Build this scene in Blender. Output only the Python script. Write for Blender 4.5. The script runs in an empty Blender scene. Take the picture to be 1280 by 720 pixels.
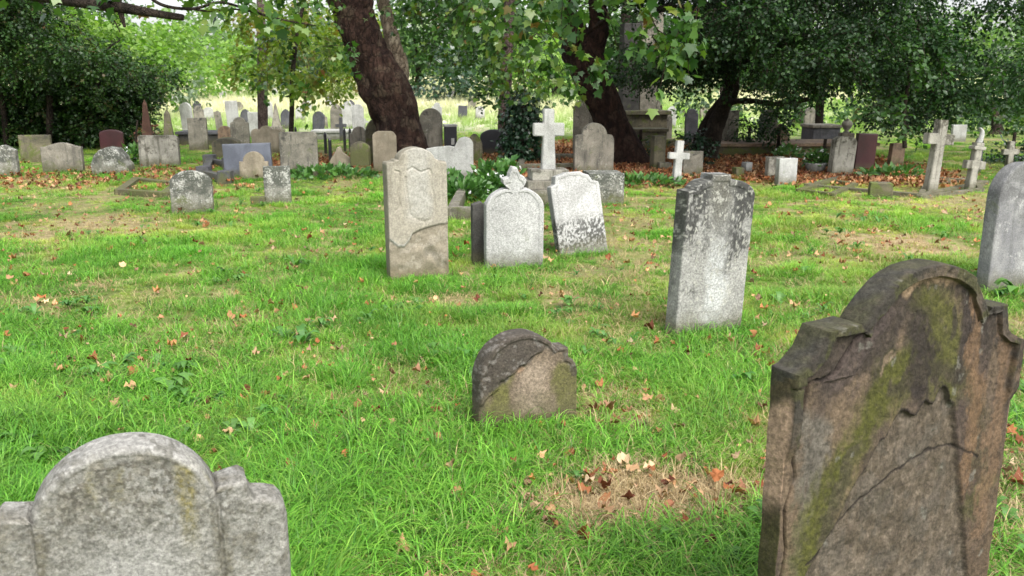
import bpy, bmesh, math, random
import numpy as np
from mathutils import Vector, Matrix, Euler
R = math.radians
rng = np.random.default_rng(7)
random.seed(7)
scn = bpy.context.scene
COL = scn.collection

# ---------------------------------------------------------------- camera, sky, sun, exposure
FPX, CX, CY, EYE = 1100.0, 640.0, 360.0, 1.6
PITCH = math.atan(260.0 / FPX)
cam_d = bpy.data.cameras.new('camera')
cam = bpy.data.objects.new('camera', cam_d)
COL.objects.link(cam)
cam_d.sensor_width = 36.0
cam_d.lens = FPX / 1280 * 36.0
cam_d.clip_start = 0.05
cam_d.clip_end = 3000
cam.location = (0, 0, EYE)
cam.rotation_euler = (math.pi / 2 - PITCH, 0, 0)
cam_d.dof.use_dof = True
cam_d.dof.focus_distance = 3.8
cam_d.dof.aperture_fstop = 8.0
scn.camera = cam

SUN_EL, SUN_AZ = R(52), R(150)        # azimuth clockwise from +Y: behind the camera, to the right
world = bpy.data.worlds.new('World')
scn.world = world
world.use_nodes = True
wn = world.node_tree
wn.nodes.clear()
sky = wn.nodes.new('ShaderNodeTexSky')
sky.sky_type = 'NISHITA'
sky.sun_disc = False
sky.sun_elevation = SUN_EL
sky.sun_rotation = SUN_AZ
sky.dust_density = 4.0
sky.air_density = 1.0
hs = wn.nodes.new('ShaderNodeHueSaturation')
hs.inputs['Saturation'].default_value = 0.22
hs.inputs['Value'].default_value = 1.0
bg = wn.nodes.new('ShaderNodeBackground')
bg.inputs['Strength'].default_value = 0.15
wo = wn.nodes.new('ShaderNodeOutputWorld')
wn.links.new(sky.outputs[0], hs.inputs['Color'])
wn.links.new(hs.outputs[0], bg.inputs['Color'])
wn.links.new(bg.outputs[0], wo.inputs['Surface'])

sd = bpy.data.lights.new('sun', 'SUN')
sd.energy = 1.15
sd.angle = R(32)
sd.color = (1.0, 0.96, 0.88)
sun = bpy.data.objects.new('sun', sd)
COL.objects.link(sun)
sdir = Vector((math.sin(SUN_AZ) * math.cos(SUN_EL), math.cos(SUN_AZ) * math.cos(SUN_EL), math.sin(SUN_EL)))
sun.rotation_euler = sdir.to_track_quat('Z', 'Y').to_euler()
sun.location = sdir * 50

scn.view_settings.view_transform = 'Standard'
scn.view_settings.look = 'None'
scn.view_settings.exposure = 1.5
scn.view_settings.gamma = 1.0
scn.cycles.use_denoising = True
scn.cycles.max_bounces = 6
scn.cycles.diffuse_bounces = 3
scn.cycles.glossy_bounces = 2
scn.cycles.transmission_bounces = 4
scn.cycles.transparent_max_bounces = 4
scn.cycles.caustics_reflective = False
scn.cycles.caustics_refractive = False
scn.cycles.sample_clamp_indirect = 6

# ---------------------------------------------------------------- picture-to-place helpers (used once, to survey positions)
sp_, cp_ = math.sin(PITCH), math.cos(PITCH)
def ray(px, py):
    a = (px - CX) / FPX; b = (CY - py) / FPX
    return Vector((a, cp_ + b * sp_, -sp_ + b * cp_))
def onz(px, py, z=0.0):
    d = ray(px, py); k = (z - EYE) / d.z
    return Vector((d.x * k, d.y * k, z))
def aty(px, py, Y):
    d = ray(px, py); k = Y / d.y
    return Vector((d.x * k, Y, EYE + d.z * k))
def mpp(Y):            # metres per photo pixel near distance Y
    return Y / FPX

# ---------------------------------------------------------------- value noise
def _h(ix, iy, iz, s):
    n = (ix * 374761393 + iy * 668265263 + iz * 2147483647 + s * 1274126177) & 0xffffffff
    n = ((n ^ (n >> 13)) * 1274126177) & 0xffffffff
    return ((n ^ (n >> 16)) & 0xffffff) / float(0xffffff)
def vnoise(x, y, z=0.0, s=0):
    x, y, z = np.broadcast_arrays(np.asarray(x, float), np.asarray(y, float), np.asarray(z, float))
    ix, iy, iz = np.floor(x).astype(np.int64), np.floor(y).astype(np.int64), np.floor(z).astype(np.int64)
    fx, fy, fz = x - ix, y - iy, z - iz
    fx, fy, fz = [f * f * (3 - 2 * f) for f in (fx, fy, fz)]
    o = 0
    for a in (0, 1):
        for b in (0, 1):
            for c in (0, 1):
                w = (fx if a else 1 - fx) * (fy if b else 1 - fy) * (fz if c else 1 - fz)
                o = o + w * _h(ix + a, iy + b, iz + c, s)
    return o
def fbm(x, y, z=0.0, s=0, o=4, g=0.5):
    t, a, n = 0, 1.0, 0
    for i in range(o):
        t = t + a * vnoise(x * 2 ** i, y * 2 ** i, z * 2 ** i, s + i); n += a; a *= g
    return t / n
def sstep(a, b, x):
    t = np.clip((x - a) / (b - a), 0, 1); return t * t * (3 - 2 * t)

# ---------------------------------------------------------------- object helpers
def tag(o, label=None, cat=None, group=None, kind=None):
    if label: o['label'] = label
    if cat: o['category'] = cat
    if group: o['group'] = group
    if kind: o['kind'] = kind
    return o
def link(name, me, mat=None, parent=None, smooth=False):
    o = bpy.data.objects.new(name, me); COL.objects.link(o)
    if mat: me.materials.append(mat)
    if parent: o.parent = parent
    if smooth: me.polygons.foreach_set('use_smooth', [True] * len(me.polygons))
    return o
def empty(name, loc=(0, 0, 0), rot=(0, 0, 0)):
    o = bpy.data.objects.new(name, None); COL.objects.link(o)
    o.location = loc; o.rotation_euler = rot; o.empty_display_size = 0.2
    return o
def np_mesh(name, V, F):
    """V (n,3); F (m,k) with one k"""
    me = bpy.data.meshes.new(name)
    V = np.ascontiguousarray(V, np.float32); F = np.ascontiguousarray(F, np.int32)
    m, k = F.shape
    me.vertices.add(len(V)); me.vertices.foreach_set('co', V.ravel())
    me.loops.add(m * k); me.loops.foreach_set('vertex_index', F.ravel())
    me.polygons.add(m)
    me.polygons.foreach_set('loop_start', np.arange(0, m * k, k, dtype=np.int32))
    me.polygons.foreach_set('loop_total', np.full(m, k, np.int32))
    me.update(calc_edges=True)
    return me
def attr(me, name, arr, typ='FLOAT', dom='POINT'):
    a = me.attributes.new(name, typ, dom)
    arr = np.ascontiguousarray(arr, np.float32)
    if typ == 'FLOAT': a.data.foreach_set('value', arr.ravel())
    elif typ == 'FLOAT_COLOR': a.data.foreach_set('color', arr.ravel())
    elif typ == 'FLOAT_VECTOR': a.data.foreach_set('vector', arr.ravel())
def bm_mesh(name, bm):
    me = bpy.data.meshes.new(name); bm.to_mesh(me); bm.free(); return me
def add_box(bm, c, s, rot=None, bev=0.0):
    v = [bm.verts.new(Vector((x * s[0] / 2, y * s[1] / 2, z * s[2] / 2))) for x in (-1, 1) for y in (-1, 1) for z in (-1, 1)]
    fs = [(0, 1, 3, 2), (4, 6, 7, 5), (0, 4, 5, 1), (2, 3, 7, 6), (0, 2, 6, 4), (1, 5, 7, 3)]
    faces = [bm.faces.new([v[i] for i in f]) for f in fs]
    if bev:
        es = list({e for f in faces for e in f.edges})
        r = bmesh.ops.bevel(bm, geom=es, offset=bev, segments=2, affect='EDGES', profile=0.6)
        vs = {x for f in r['faces'] for x in f.verts} | {x for x in v if x.is_valid}
    else:
        vs = set(v)
    M = (rot.to_matrix() if rot else Matrix.Identity(3)).to_4x4()
    M.translation = Vector(c)
    for x in vs: x.co = M @ x.co
def roughen(bm, amp, sc=6.0, s=1):
    bmesh.ops.recalc_face_normals(bm, faces=bm.faces)
    bm.normal_update()
    co = np.array([v.co[:] for v in bm.verts])
    n = fbm(co[:, 0] * sc + 50, co[:, 1] * sc + 50, co[:, 2] * sc + 50, s, 3) - 0.5
    for v, k in zip(bm.verts, n): v.co += v.normal * float(k) * amp * 2

# ---------------------------------------------------------------- node helpers
def new_mat(name):
    m = bpy.data.materials.new(name); m.use_nodes = True
    nt = m.node_tree; nt.nodes.clear()
    out = nt.nodes.new('ShaderNodeOutputMaterial')
    b = nt.nodes.new('ShaderNodeBsdfPrincipled')
    nt.links.new(b.outputs[0], out.inputs['Surface'])
    return m, nt, b, out
class N:
    def __init__(s, nt): s.nt = nt
    def new(s, t, **kw):
        n = s.nt.nodes.new(t)
        for k, v in kw.items(): setattr(n, k, v)
        return n
    def set(s, sock, v):
        if isinstance(v, bpy.types.NodeSocket): s.nt.links.new(v, sock)
        elif v is not None:
            if isinstance(v, (tuple, list)) and len(v) == 3 and sock.type == 'RGBA': v = (*v, 1)
            sock.default_value = v
    def noise(s, vec, scale, detail=4, rough=0.55, dist=0.0):
        n = s.new('ShaderNodeTexNoise'); s.set(n.inputs['Vector'], vec)
        n.inputs['Scale'].default_value = scale; n.inputs['Detail'].default_value = detail
        n.inputs['Roughness'].default_value = rough; n.inputs['Distortion'].default_value = dist
        return n.outputs['Fac']
    def ramp(s, f, a, b, lo=0.0, hi=1.0):
        n = s.new('ShaderNodeMapRange', interpolation_type='SMOOTHSTEP'); s.set(n.inputs[0], f)
        for i, v in zip((1, 2, 3, 4), (a, b, lo, hi)): s.set(n.inputs[i], v)
        return n.outputs[0]
    def mix(s, f, a, b, mode='MIX'):
        n = s.new('ShaderNodeMix', data_type='RGBA', blend_type=mode)
        s.set(n.inputs[0], f); s.set(n.inputs[6], a); s.set(n.inputs[7], b)
        return n.outputs[2]
    def math(s, op, a, b=None):
        n = s.new('ShaderNodeMath', operation=op); s.set(n.inputs[0], a)
        if b is not None: s.set(n.inputs[1], b)
        return n.outputs[0]
    def mapv(s, vec, scale):
        n = s.new('ShaderNodeMapping'); s.set(n.inputs[0], vec); n.inputs['Scale'].default_value = scale
        return n.outputs[0]
    def attr(s, name, typ='GEOMETRY', out='Fac'):
        n = s.new('ShaderNodeAttribute', attribute_name=name, attribute_type=typ); return n.outputs[out]
    def bump(s, h, strength, dist, nrm=None):
        n = s.new('ShaderNodeBump'); n.inputs['Strength'].default_value = strength
        n.inputs['Distance'].default_value = dist; s.set(n.inputs['Height'], h)
        if nrm: s.set(n.inputs['Normal'], nrm)
        return n.outputs[0]

def stone_mat(name, c1, c2, lichen=0.5, lcol=(0.45, 0.45, 0.40), dark=0.4, dcol=(0.03, 0.03, 0.03), moss=0.3,
              mcol=(0.09, 0.11, 0.03), top=0.4, rough=0.9, bump=1.0, painted=False, grain=0.3):
    m, nt, b, out = new_mat(name); n = N(nt)
    tc = n.new('ShaderNodeTexCoord')
    oi = n.new('ShaderNodeObjectInfo')
    off = n.math('MULTIPLY', oi.outputs['Random'], 37.0)
    va = n.new('ShaderNodeVectorMath', operation='ADD'); nt.links.new(tc.outputs['Object'], va.inputs[0]); nt.links.new(off, va.inputs[1])
    P = va.outputs[0]
    gz = n.new('ShaderNodeSeparateXYZ'); nt.links.new(tc.outputs['Generated'], gz.inputs[0]); G = gz.outputs[2]
    oz = n.new('ShaderNodeSeparateXYZ'); nt.links.new(tc.outputs['Object'], oz.inputs[0]); OZ = oz.outputs[2]
    A = n.noise(P, 3.5, 8, 0.6, 0.4)
    col = n.mix(n.ramp(A, 0.35, 0.65), c1, c2)
    # damp weather streaks running down
    S = n.noise(n.mapv(P, (1, 1, 0.12)), 16, 5, 0.6)
    sk = n.math('MULTIPLY', n.ramp(S, 0.5, 0.68), dark * 0.9)
    col = n.mix(sk, col, dcol)
    # crust that collects towards the top and in blotches
    B = n.noise(P, 7, 8, 0.72, 0.3)
    crust = n.ramp(n.math('ADD', n.math('MULTIPLY', G, 0.35 * top * 2), B), 0.62 + 0.1 * (1 - top), 0.80 + 0.1 * (1 - top))
    col = n.mix(n.math('MULTIPLY', crust, dark * 1.5 if dark < 0.66 else 1.0), col, dcol)
    # moss
    Mn = n.noise(P, 5.0, 6, 0.6, 0.6)
    low = n.ramp(OZ, 0.35, 0.0)
    mo = n.ramp(n.math('ADD', Mn, n.math('MULTIPLY', low, 0.12)), 0.66 - 0.2 * moss, 0.80 - 0.2 * moss)
    col = n.mix(n.math('MULTIPLY', mo, min(1, 0.35 + moss)), col, mcol)
    # lichen: mottled patches of fine spots
    L1 = n.noise(P, 45, 4, 0.75); L2 = n.noise(P, 8, 4, 0.6)
    lf = n.ramp(n.math('ADD', n.math('MULTIPLY', L2, 0.5), n.math('MULTIPLY', L1, 0.6)), 0.70 - 0.2 * lichen, 0.78 - 0.2 * lichen)
    col = n.mix(n.math('MULTIPLY', lf, min(1.0, 0.3 + lichen)), col, lcol)
    if painted:
        pc = n.attr('paint', out='Color'); pm = n.attr('pmask')
        pv = n.math('ADD', n.math('MULTIPLY', n.noise(P, 75, 8, 0.75), .7), n.math('MULTIPLY', n.noise(P, 14, 8, 0.7), .3))
        pcv = n.mix(1.0, pc, n.mix(n.ramp(pv, .36, .64), (0.55, 0.55, 0.55), (1.4, 1.4, 1.4)), 'MULTIPLY')
        pmm = n.math('MULTIPLY', pm, n.ramp(n.noise(P, 30, 5, 0.7), 0.22, 0.5))
        col = n.mix(n.math('ADD', n.math('MULTIPLY', pm, 0.75), n.math('MULTIPLY', pmm, 0.25)), col, pcv)
    # fine grain
    dirt = n.ramp(n.math('ADD', OZ, n.math('MULTIPLY', n.noise(P, 9, 5, .7), -.22)), .10, -.08)
    col = n.mix(n.math('MULTIPLY', dirt, .7), col, (0.075, 0.07, 0.035))
    gr = n.ramp(n.noise(P, 105, 6, 0.8), .36, .62)
    lo, hi = 1 - grain, 1 + grain * .75
    col = n.mix(1.0, col, n.mix(gr, (lo, lo, lo), (hi, hi, hi)), 'MULTIPLY')
    nt.links.new(col, b.inputs['Base Color'])
    b.inputs['Roughness'].default_value = rough
    b.inputs['Specular IOR Level'].default_value = 0.25 if rough > 0.6 else 0.5
    h = n.math('ADD', n.math('MULTIPLY', n.noise(P, 120, 5, 0.7), 0.35), n.noise(P, 26, 6, 0.65))
    nt.links.new(n.bump(h, 0.55 * bump, 0.012), b.inputs['Normal'])
    return m

def leaf_mat(name, cols, trans=0.35, rough=0.45, spec=0.5, instancer=False, tcol=None):
    """cols: 3 colours mixed by the 'rnd' attribute of each leaf or blade"""
    m, nt, b, out = new_mat(name); n = N(nt)
    r = n.attr('rnd')
    cr = n.new('ShaderNodeValToRGB'); nt.links.new(r, cr.inputs[0])
    els = cr.color_ramp.elements
    els[0].position, els[1].position = 0.0, 1.0
    els[0].color = (*cols[0], 1); els[1].color = (*cols[-1], 1)
    for i, c in enumerate(cols[1:-1]):
        e = els.new((i + 1) / (len(cols) - 1)); e.color = (*c, 1)
    col = cr.outputs[0]
    if instancer:
        t = n.attr('tint', 'INSTANCER')
        col = n.mix(t, col, instancer)
        v = n.attr('val', 'INSTANCER')
        cv = n.new('ShaderNodeCombineColor')
        for i in range(3): nt.links.new(v, cv.inputs[i])
        col = n.mix(1.0, col, cv.outputs[0], 'MULTIPLY')
    nt.links.new(col, b.inputs['Base Color'])
    b.inputs['Roughness'].default_value = rough
    b.inputs['Specular IOR Level'].default_value = spec
    tr = n.new('ShaderNodeBsdfTranslucent')
    tcm = n.mix(1.0, col, tcol or (1.3, 1.6, 0.6), 'MULTIPLY')
    nt.links.new(tcm, tr.inputs[0])
    ms = n.new('ShaderNodeMixShader'); ms.inputs[0].default_value = trans
    nt.links.new(b.outputs[0], ms.inputs[1]); nt.links.new(tr.outputs[0], ms.inputs[2])
    nt.links.new(ms.outputs[0], out.inputs['Surface'])
    return m

# ---------------------------------------------------------------- ground
def hgt(x, y):
    x = np.asarray(x, float); y = np.asarray(y, float)
    near = 0.05 * (fbm(x * 0.45 + 9, y * 0.45 + 3, 0, 21, 3) - 0.5) * sstep(0.5, 3, y)
    far = 0.6 * (fbm(x * 0.04 + 9, y * 0.04, 0, 5, 2) - 0.5) * sstep(24, 45, y) + 1.9 * np.clip((y - 32) / 58, 0, 1.6)
    return near + far
BARE = []    # (x, y, rx, ry, strength) worn places surveyed from the photo
for (x0, y0, x1, y1, st) in [(650, 572, 965, 690, 1.0), (600, 560, 700, 590, .5), (450, 440, 560, 500, .6), (1040, 292, 1220, 325, .9), (0, 265, 200, 315, .7),
                             (440, 365, 600, 390, .5), (730, 480, 840, 540, .6), (560, 330, 800, 350, .35), (1060, 235, 1230, 262, .6), (380, 300, 480, 330, .4),
                             (880, 515, 960, 560, .5), (640, 700, 720, 720, .4), (740, 455, 800, 478, .6), (150, 410, 260, 440, .35), (960, 370, 1040, 392, .5),
                             (1290, 560, 1400, 660, .7), (200, 243, 330, 300, .4), (420, 205, 480, 240, .5), (650, 335, 720, 380, .35), (240, 345, 330, 380, .3), (940, 560, 1010, 640, .8)]:
    a = onz((x0 + x1) / 2, (y0 + y1) / 2); l = onz(x0, (y0 + y1) / 2); t = onz((x0 + x1) / 2, y0); bt = onz((x0 + x1) / 2, y1)
    BARE.append((a.x, (t.y + bt.y) / 2, (a.x - l.x), (t.y - bt.y) / 2, st))
def bare(x, y):
    x = np.asarray(x, float); y = np.asarray(y, float)
    wx = x + 0.5 * (fbm(x * 1.6, y * 1.6, 0, 31, 3) - 0.5); wy = y + 0.7 * (fbm(x * 1.6, y * 1.6, 7.7, 32, 3) - 0.5)
    b = np.zeros_like(x)
    for (cx, cy, rx, ry, st) in BARE:
        d = ((wx - cx) / rx) ** 2 + ((wy - cy) / ry) ** 2
        b = np.maximum(b, st * sstep(1.7, 0.3, d))
    nz = fbm(x * 0.9 + 3, y * 0.9, 0, 41, 4)
    b = np.maximum(b, 0.45 * sstep(0.52, 0.74, nz) * sstep(2.5, 5, y))
    b = np.maximum(b, 0.6 * sstep(0.60, 0.72, fbm(x * 2.6 + 3, y * 2.6, 0, 43, 3)))
    return b
def litter(x, y):
    """share of leaf litter: under the plane trees"""
    x = np.asarray(x, float); y = np.asarray(y, float)
    n = fbm(x * 0.5, y * 0.5, 0, 51, 4)
    e = y + 3.0 * (n - 0.5)
    right = sstep(13.2, 15.5, e) * sstep(-2.2, 0.5, x) * sstep(8.2, 6.6, x)
    left = 0.75 * sstep(15.5, 17.5, e) * sstep(0.5, -1, x) * sstep(-6.5, -4.5, x) * sstep(20, 17.5, y)
    strip = 0.20 * sstep(12.8, 14.4, e) * sstep(17.5, 15.6, e) * sstep(-3.2, -5, x)
    return np.clip(np.maximum(np.maximum(right * sstep(26, 20, y), left), strip), 0, 1)
def meadow(x, y):
    return sstep(25, 34, np.asarray(y, float) + 8 * (fbm(np.asarray(x) * 0.12, np.asarray(y) * 0.12, 0, 61, 3) - 0.5))

def axis(lo_n, hi_n, step, far, k=1.22):
    a = list(np.arange(lo_n, hi_n + step / 2, step)); s = step; v = a[-1]
    while v < far: s *= k; v += s; a.append(v)
    s = step; v = lo_n; pre = []
    while v > -far: s *= k; v -= s; pre.append(v)
    return np.array(pre[::-1] + a)
gx, gy = axis(-10, 12, 0.07, 600), axis(1.0, 20, 0.07, 600)
XX, YY = np.meshgrid(gx, gy)
bb, ll, mm = bare(XX, YY), litter(XX, YY), meadow(XX, YY)
ZZ = hgt(XX, YY) + (0.012 * (fbm(XX * 7, YY * 7, 0, 71, 3) - 0.5))
nx_, ny_ = len(gx), len(gy)
idx = np.arange(nx_ * ny_).reshape(ny_, nx_)
F = np.stack([idx[:-1, :-1], idx[:-1, 1:], idx[1:, 1:], idx[1:, :-1]], -1).reshape(-1, 4)
gme = np_mesh('ground', np.stack([XX, YY, ZZ], -1).reshape(-1, 3), F)
attr(gme, 'bare', bb); attr(gme, 'litter', ll); attr(gme, 'meadow', mm)
gm, nt, b, out = new_mat('soil_and_turf'); n = N(nt)
tc = n.new('ShaderNodeTexCoord'); P = tc.outputs['Object']
green = n.mix(n.ramp(n.noise(P, 2.0, 6), .35, .65), (0.05, 0.09, 0.018), (0.12, 0.18, 0.035))
straw = n.mix(n.ramp(n.noise(P, 9, 8, .7), .35, .65), (0.24, 0.17, 0.095), (0.42, 0.33, 0.20))
straw = n.mix(n.ramp(n.noise(n.mapv(P, (1, 4, 1)), 30, 5, .7), .5, .7), straw, (0.10, 0.06, 0.035))
red = n.mix(n.ramp(n.noise(P, 14, 6, .7), .4, .6), (0.15, 0.05, 0.022), (0.32, 0.13, 0.055))
mead = n.mix(n.ramp(n.noise(P, 0.35, 6), .35, .65), (0.60, 0.56, 0.46), (0.42, 0.43, 0.26))
col = n.mix(n.attr('bare'), green, straw)
col = n.mix(n.attr('litter'), col, red)
col = n.mix(n.attr('meadow'), col, mead)
nt.links.new(col, b.inputs['Base Color']); b.inputs['Roughness'].default_value = 1.0; b.inputs['Specular IOR Level'].default_value = 0.1
nt.links.new(n.bump(n.noise(P, 35, 8, .7), 0.8, 0.03), b.inputs['Normal'])
tag(link('ground', gme, gm, smooth=True), kind='structure')

# ---------------------------------------------------------------- instanced ground cover ("stuff")
def blades_mesh(name, n, rad, h0, h1, wid, lean, curl, seed, segs=4, wind=0.0):
    g = np.random.default_rng(seed)
    V, F, Rn = [], [], []
    for i in range(n):
        a = g.uniform(0, 2 * math.pi); r = rad * math.sqrt(g.uniform())
        bx, by = r * math.cos(a), r * math.sin(a)
        h = g.uniform(h0, h1); w = wid * g.uniform(0.7, 1.3)
        d = a + g.normal(0, 0.9) ; ln = g.uniform(0.2, 1) * lean; cu = g.uniform(0.3, 1) * curl
        fx, fy = math.cos(d), math.sin(d); sx, sy = -fy, fx
        x, y, z = bx, by, -0.01; th = ln * 0.5; b0 = len(V)
        rn = g.uniform()
        for k in range(segs + 1):
            ww = w * (1 - (k / segs) ** 1.8) * (0.8 if k == 0 else 1)
            if k < segs:
                V += [(x - sx * ww / 2, y - sy * ww / 2, z), (x + sx * ww / 2, y + sy * ww / 2, z)]; Rn += [rn * .7 + .3 * (k / segs) ** 1.5] * 2
            else:
                V.append((x, y, z)); Rn.append(rn * .7 + .3)
            th += cu * (k + 1) / segs
            st = h / segs
            x += fx * math.sin(th) * st; y += fy * math.sin(th) * st; z += math.cos(th) * st
            z = max(z, 0.004)
        for k in range(segs - 1):
            F.append((b0 + 2 * k, b0 + 2 * k + 1, b0 + 2 * k + 3)); F.append((b0 + 2 * k, b0 + 2 * k + 3, b0 + 2 * k + 2))
        k = segs - 1; F.append((b0 + 2 * k, b0 + 2 * k + 1, b0 + 2 * k + 2))
    me = np_mesh(name, np.array(V), np.array(F)); attr(me, 'rnd', np.array(Rn))
    return me
def scatter(name, meshes, mat, pts, yaw, scl, tint, val, tilt=None, smooth=True):
    """one object whose points carry a copy each of one of the little meshes"""
    pm = bpy.data.meshes.new(name); pm.vertices.add(len(pts)); pm.vertices.foreach_set('co', np.ascontiguousarray(pts, np.float32).ravel())
    rot = np.zeros((len(pts), 3)); rot[:, 2] = yaw
    if tilt is not None: rot[:, :2] = tilt
    attr(pm, 'rot', rot, 'FLOAT_VECTOR'); attr(pm, 'scl', scl); attr(pm, 'tint', tint); attr(pm, 'val', val)
    o = bpy.data.objects.new(name, pm); COL.objects.link(o)
    ng = bpy.data.node_groups.new(name, 'GeometryNodeTree')
    ng.interface.new_socket('Geometry', in_out='INPUT', socket_type='NodeSocketGeometry')
    ng.interface.new_socket('Geometry', in_out='OUTPUT', socket_type='NodeSocketGeometry')
    gi, go = ng.nodes.new('NodeGroupInput'), ng.nodes.new('NodeGroupOutput')
    m2p = ng.nodes.new('GeometryNodeMeshToPoints')
    iop = ng.nodes.new('GeometryNodeInstanceOnPoints'); iop.inputs['Pick Instance'].default_value = True
    g2i = ng.nodes.new('GeometryNodeGeometryToInstance')
    L = ng.links.new
    L(gi.outputs[0], m2p.inputs[0]); L(m2p.outputs[0], iop.inputs['Points'])
    for me in meshes:
        me.materials.clear(); me.materials.append(mat)
        if smooth: me.polygons.foreach_set('use_smooth', [True] * len(me.polygons))
        so = bpy.data.objects.new(me.name, me)      # never linked to the scene: only its mesh is read
        oi = ng.nodes.new('GeometryNodeObjectInfo'); oi.inputs['Object'].default_value = so
        L(oi.outputs['Geometry'], g2i.inputs[0])
    L(g2i.outputs[0], iop.inputs['Instance'])
    def na(nm, t):
        q = ng.nodes.new('GeometryNodeInputNamedAttribute'); q.data_type = t; q.inputs['Name'].default_value = nm
        return q.outputs['Attribute']
    e2r = ng.nodes.new('FunctionNodeEulerToRotation'); L(na('rot', 'FLOAT_VECTOR'), e2r.inputs[0]); L(e2r.outputs[0], iop.inputs['Rotation'])
    L(na('scl', 'FLOAT'), iop.inputs['Scale'])
    L(iop.outputs[0], go.inputs[0])
    md = o.modifiers.new('copies', 'NODES'); md.node_group = ng
    return tag(o, kind='stuff')
# ---------------------------------------------------------------- outlines of headstones (x from -.5w to .5w, z up)
def arc(cx, cz, rx, rz, a0, a1, n=24):
    return [(cx + rx * math.cos(R(a0 + (a1 - a0) * i / n)), cz + rz * math.sin(R(a0 + (a1 - a0) * i / n))) for i in range(n + 1)]
def ol(kind, w, h):
    W = w / 2; s = []
    if kind == 'round':   s = [(-W, h - W)] + arc(0, h - W, W, W, 180, 0)
    elif kind == 'low':   s = [(-W, h * .72)] + arc(0, h * .72, W, h * .28, 180, 0)
    elif kind == 'seg':   s = arc(0, h * .80 - 0.0, W * 1.0, h * .20, 165, 15)
    elif kind == 'square': s = [(-W, h), (W, h)]
    elif kind == 'chip':  s = [(-W, h * .97), (-W * .93, h), (W * .8, h), (W * .93, h * .97), (W, h * .93)]
    elif kind == 'gothic': s = arc(W * .5, h - W * 1.45, W * 1.5, W * 1.5, 180, 109) + arc(-W * .5, h - W * 1.45, W * 1.5, W * 1.5, 71, 0)
    elif kind == 'shoulder':     # round head between square shoulders
        r = W * .74; zs = h - r * .95
        s = [(-W, zs)] + [(-r * 1.02, zs)] + arc(0, zs, r, r * .95, 180, 0) + [(r * 1.02, zs), (W, zs)]
    elif kind == 'cavetto':      # round head, small blocks, hollow shoulders
        r = W * .66; zb = h - r * .86
        L = [(-W, zb - W * .34)] + [(-W + (W - r * 1.22) * (1 - math.cos(R(a))) , zb - W * .34 + W * .34 * math.sin(R(a))) for a in range(15, 91, 15)]
        L += [(-r * 1.0, zb)]
        s = L + arc(0, zb - r * .12, r * .98, r * .98, 173, 7) + [(-x, z) for x, z in L[::-1]]
    elif kind == 'wave':         # serpentine top rising to the middle
        s = [(-W + 2 * W * t, h * (.86 + .14 * math.sin(math.pi * t) ** 2)) for t in np.linspace(0, 1, 30)]
    elif kind == 'ogee':
        s = [(-W, h * .80), (-W * .82, h * .85), (-W * .74, h * .84)] + arc(0, h * .84, W * .66, h * .16, 180, 0) + [(W * .74, h * .84), (W * .82, h * .85), (W, h * .80)]
    elif kind == 'flattop':      # tall one: hollowed corners, little flat block on top
        s = [(-W, h * .90), (-W * .80, h * .905)] + arc(-W * .33, h * .885, W * .47, h * .08, 165, 92) + [(-W * .34, h * .985), (-W * .33, h), (W * .20, h), (W * .21, h * .975)] + arc(W * .25, h * .87, W * .74, h * .10, 88, 8)
    elif kind == 'wavy':         # white leaning: small cusps
        s = [(-W, h * .80), (-W * .98, h * .86), (-W * .80, h * .88), (-W * .74, h * .97), (-W * .25, h), (W * .30, h * .985), (W * .42, h * .955), (W * .62, h * .93), (W * .74, h * .86), (W * .98, h * .83), (W, h * .80)]
    elif kind == 'trefoil':
        s = [(-W, h * .72)] + arc(-W * .68, h * .76, W * .32, h * .13, 180, 20) + arc(0, h * .78, W * .46, h * .22, 160, 20) + arc(W * .68, h * .76, W * .32, h * .13, 160, 0)
    elif kind == 'finial':
        r = W
        s = [(-W, h * .66 - .0)] + arc(0, h * .60, W, h * .21, 180, 112, 14)
        f = h * .79; u = W
        s += [(-u * .20, f + .0 * h), (-u * .26, f + h * .035), (-u * .42, f + h * .06), (-u * .43, f + h * .10), (-u * .22, f + h * .115), (-u * .20, f + h * .15), (-u * .10, f + h * .21), (u * .05, f + h * .205),
              (u * .16, f + h * .14), (u * .30, f + h * .12), (u * .38, f + h * .085), (u * .32, f + h * .045), (u * .24, f + h * .03), (u * .22, f)]
        s += arc(0, h * .60, W, h * .21, 68, 0, 14)
    elif kind == 'point':  s = [(-W, h * .25), (-W * .55, h * .62), (-W * .3, h * .78), (-W * .1, h * .97), (W * .12, h), (W * .3, h * .8), (W * .6, h * .68), (W, h * .55)]
    elif kind == 'clipped': s = [(-W, h * .90), (-W * .80, h * .97), (-W * .5, h), (W * .55, h), (W * .8, h * .97), (W, h * .88)]
    elif kind == 'slant': s = [(-W, h * .96), (W * .2, h), (W, h * .93)]
    elif kind == 'bowed': s = [(-W, h * .62)] + [(-W + 2 * W * t, h * (.62 + .38 * math.sin(math.pi * t) ** .8)) for t in np.linspace(0.04, .96, 24)] + [(W, h * .62)]
    elif kind == 'broken': s = [(-W, h * .55), (-W * .9, h * .74), (-W * .45, h * .78), (0.0, h * .80), (W * .25, h * .78)] + arc(W * .66, h * .82, W * .34, h * .18, 165, 0)
    elif kind == 'rock':  s = [(-W, h * .4), (-W * .8, h * .7), (-W * .5, h * .9), (-W * .1, h), (W * .35, h * .97), (W * .7, h * .7), (W * .8, h * .5), (W, h * .35)]
    s = [(-W, -.15)] + s + [(W, -.15)]
    return np.array(s, float)

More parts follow.
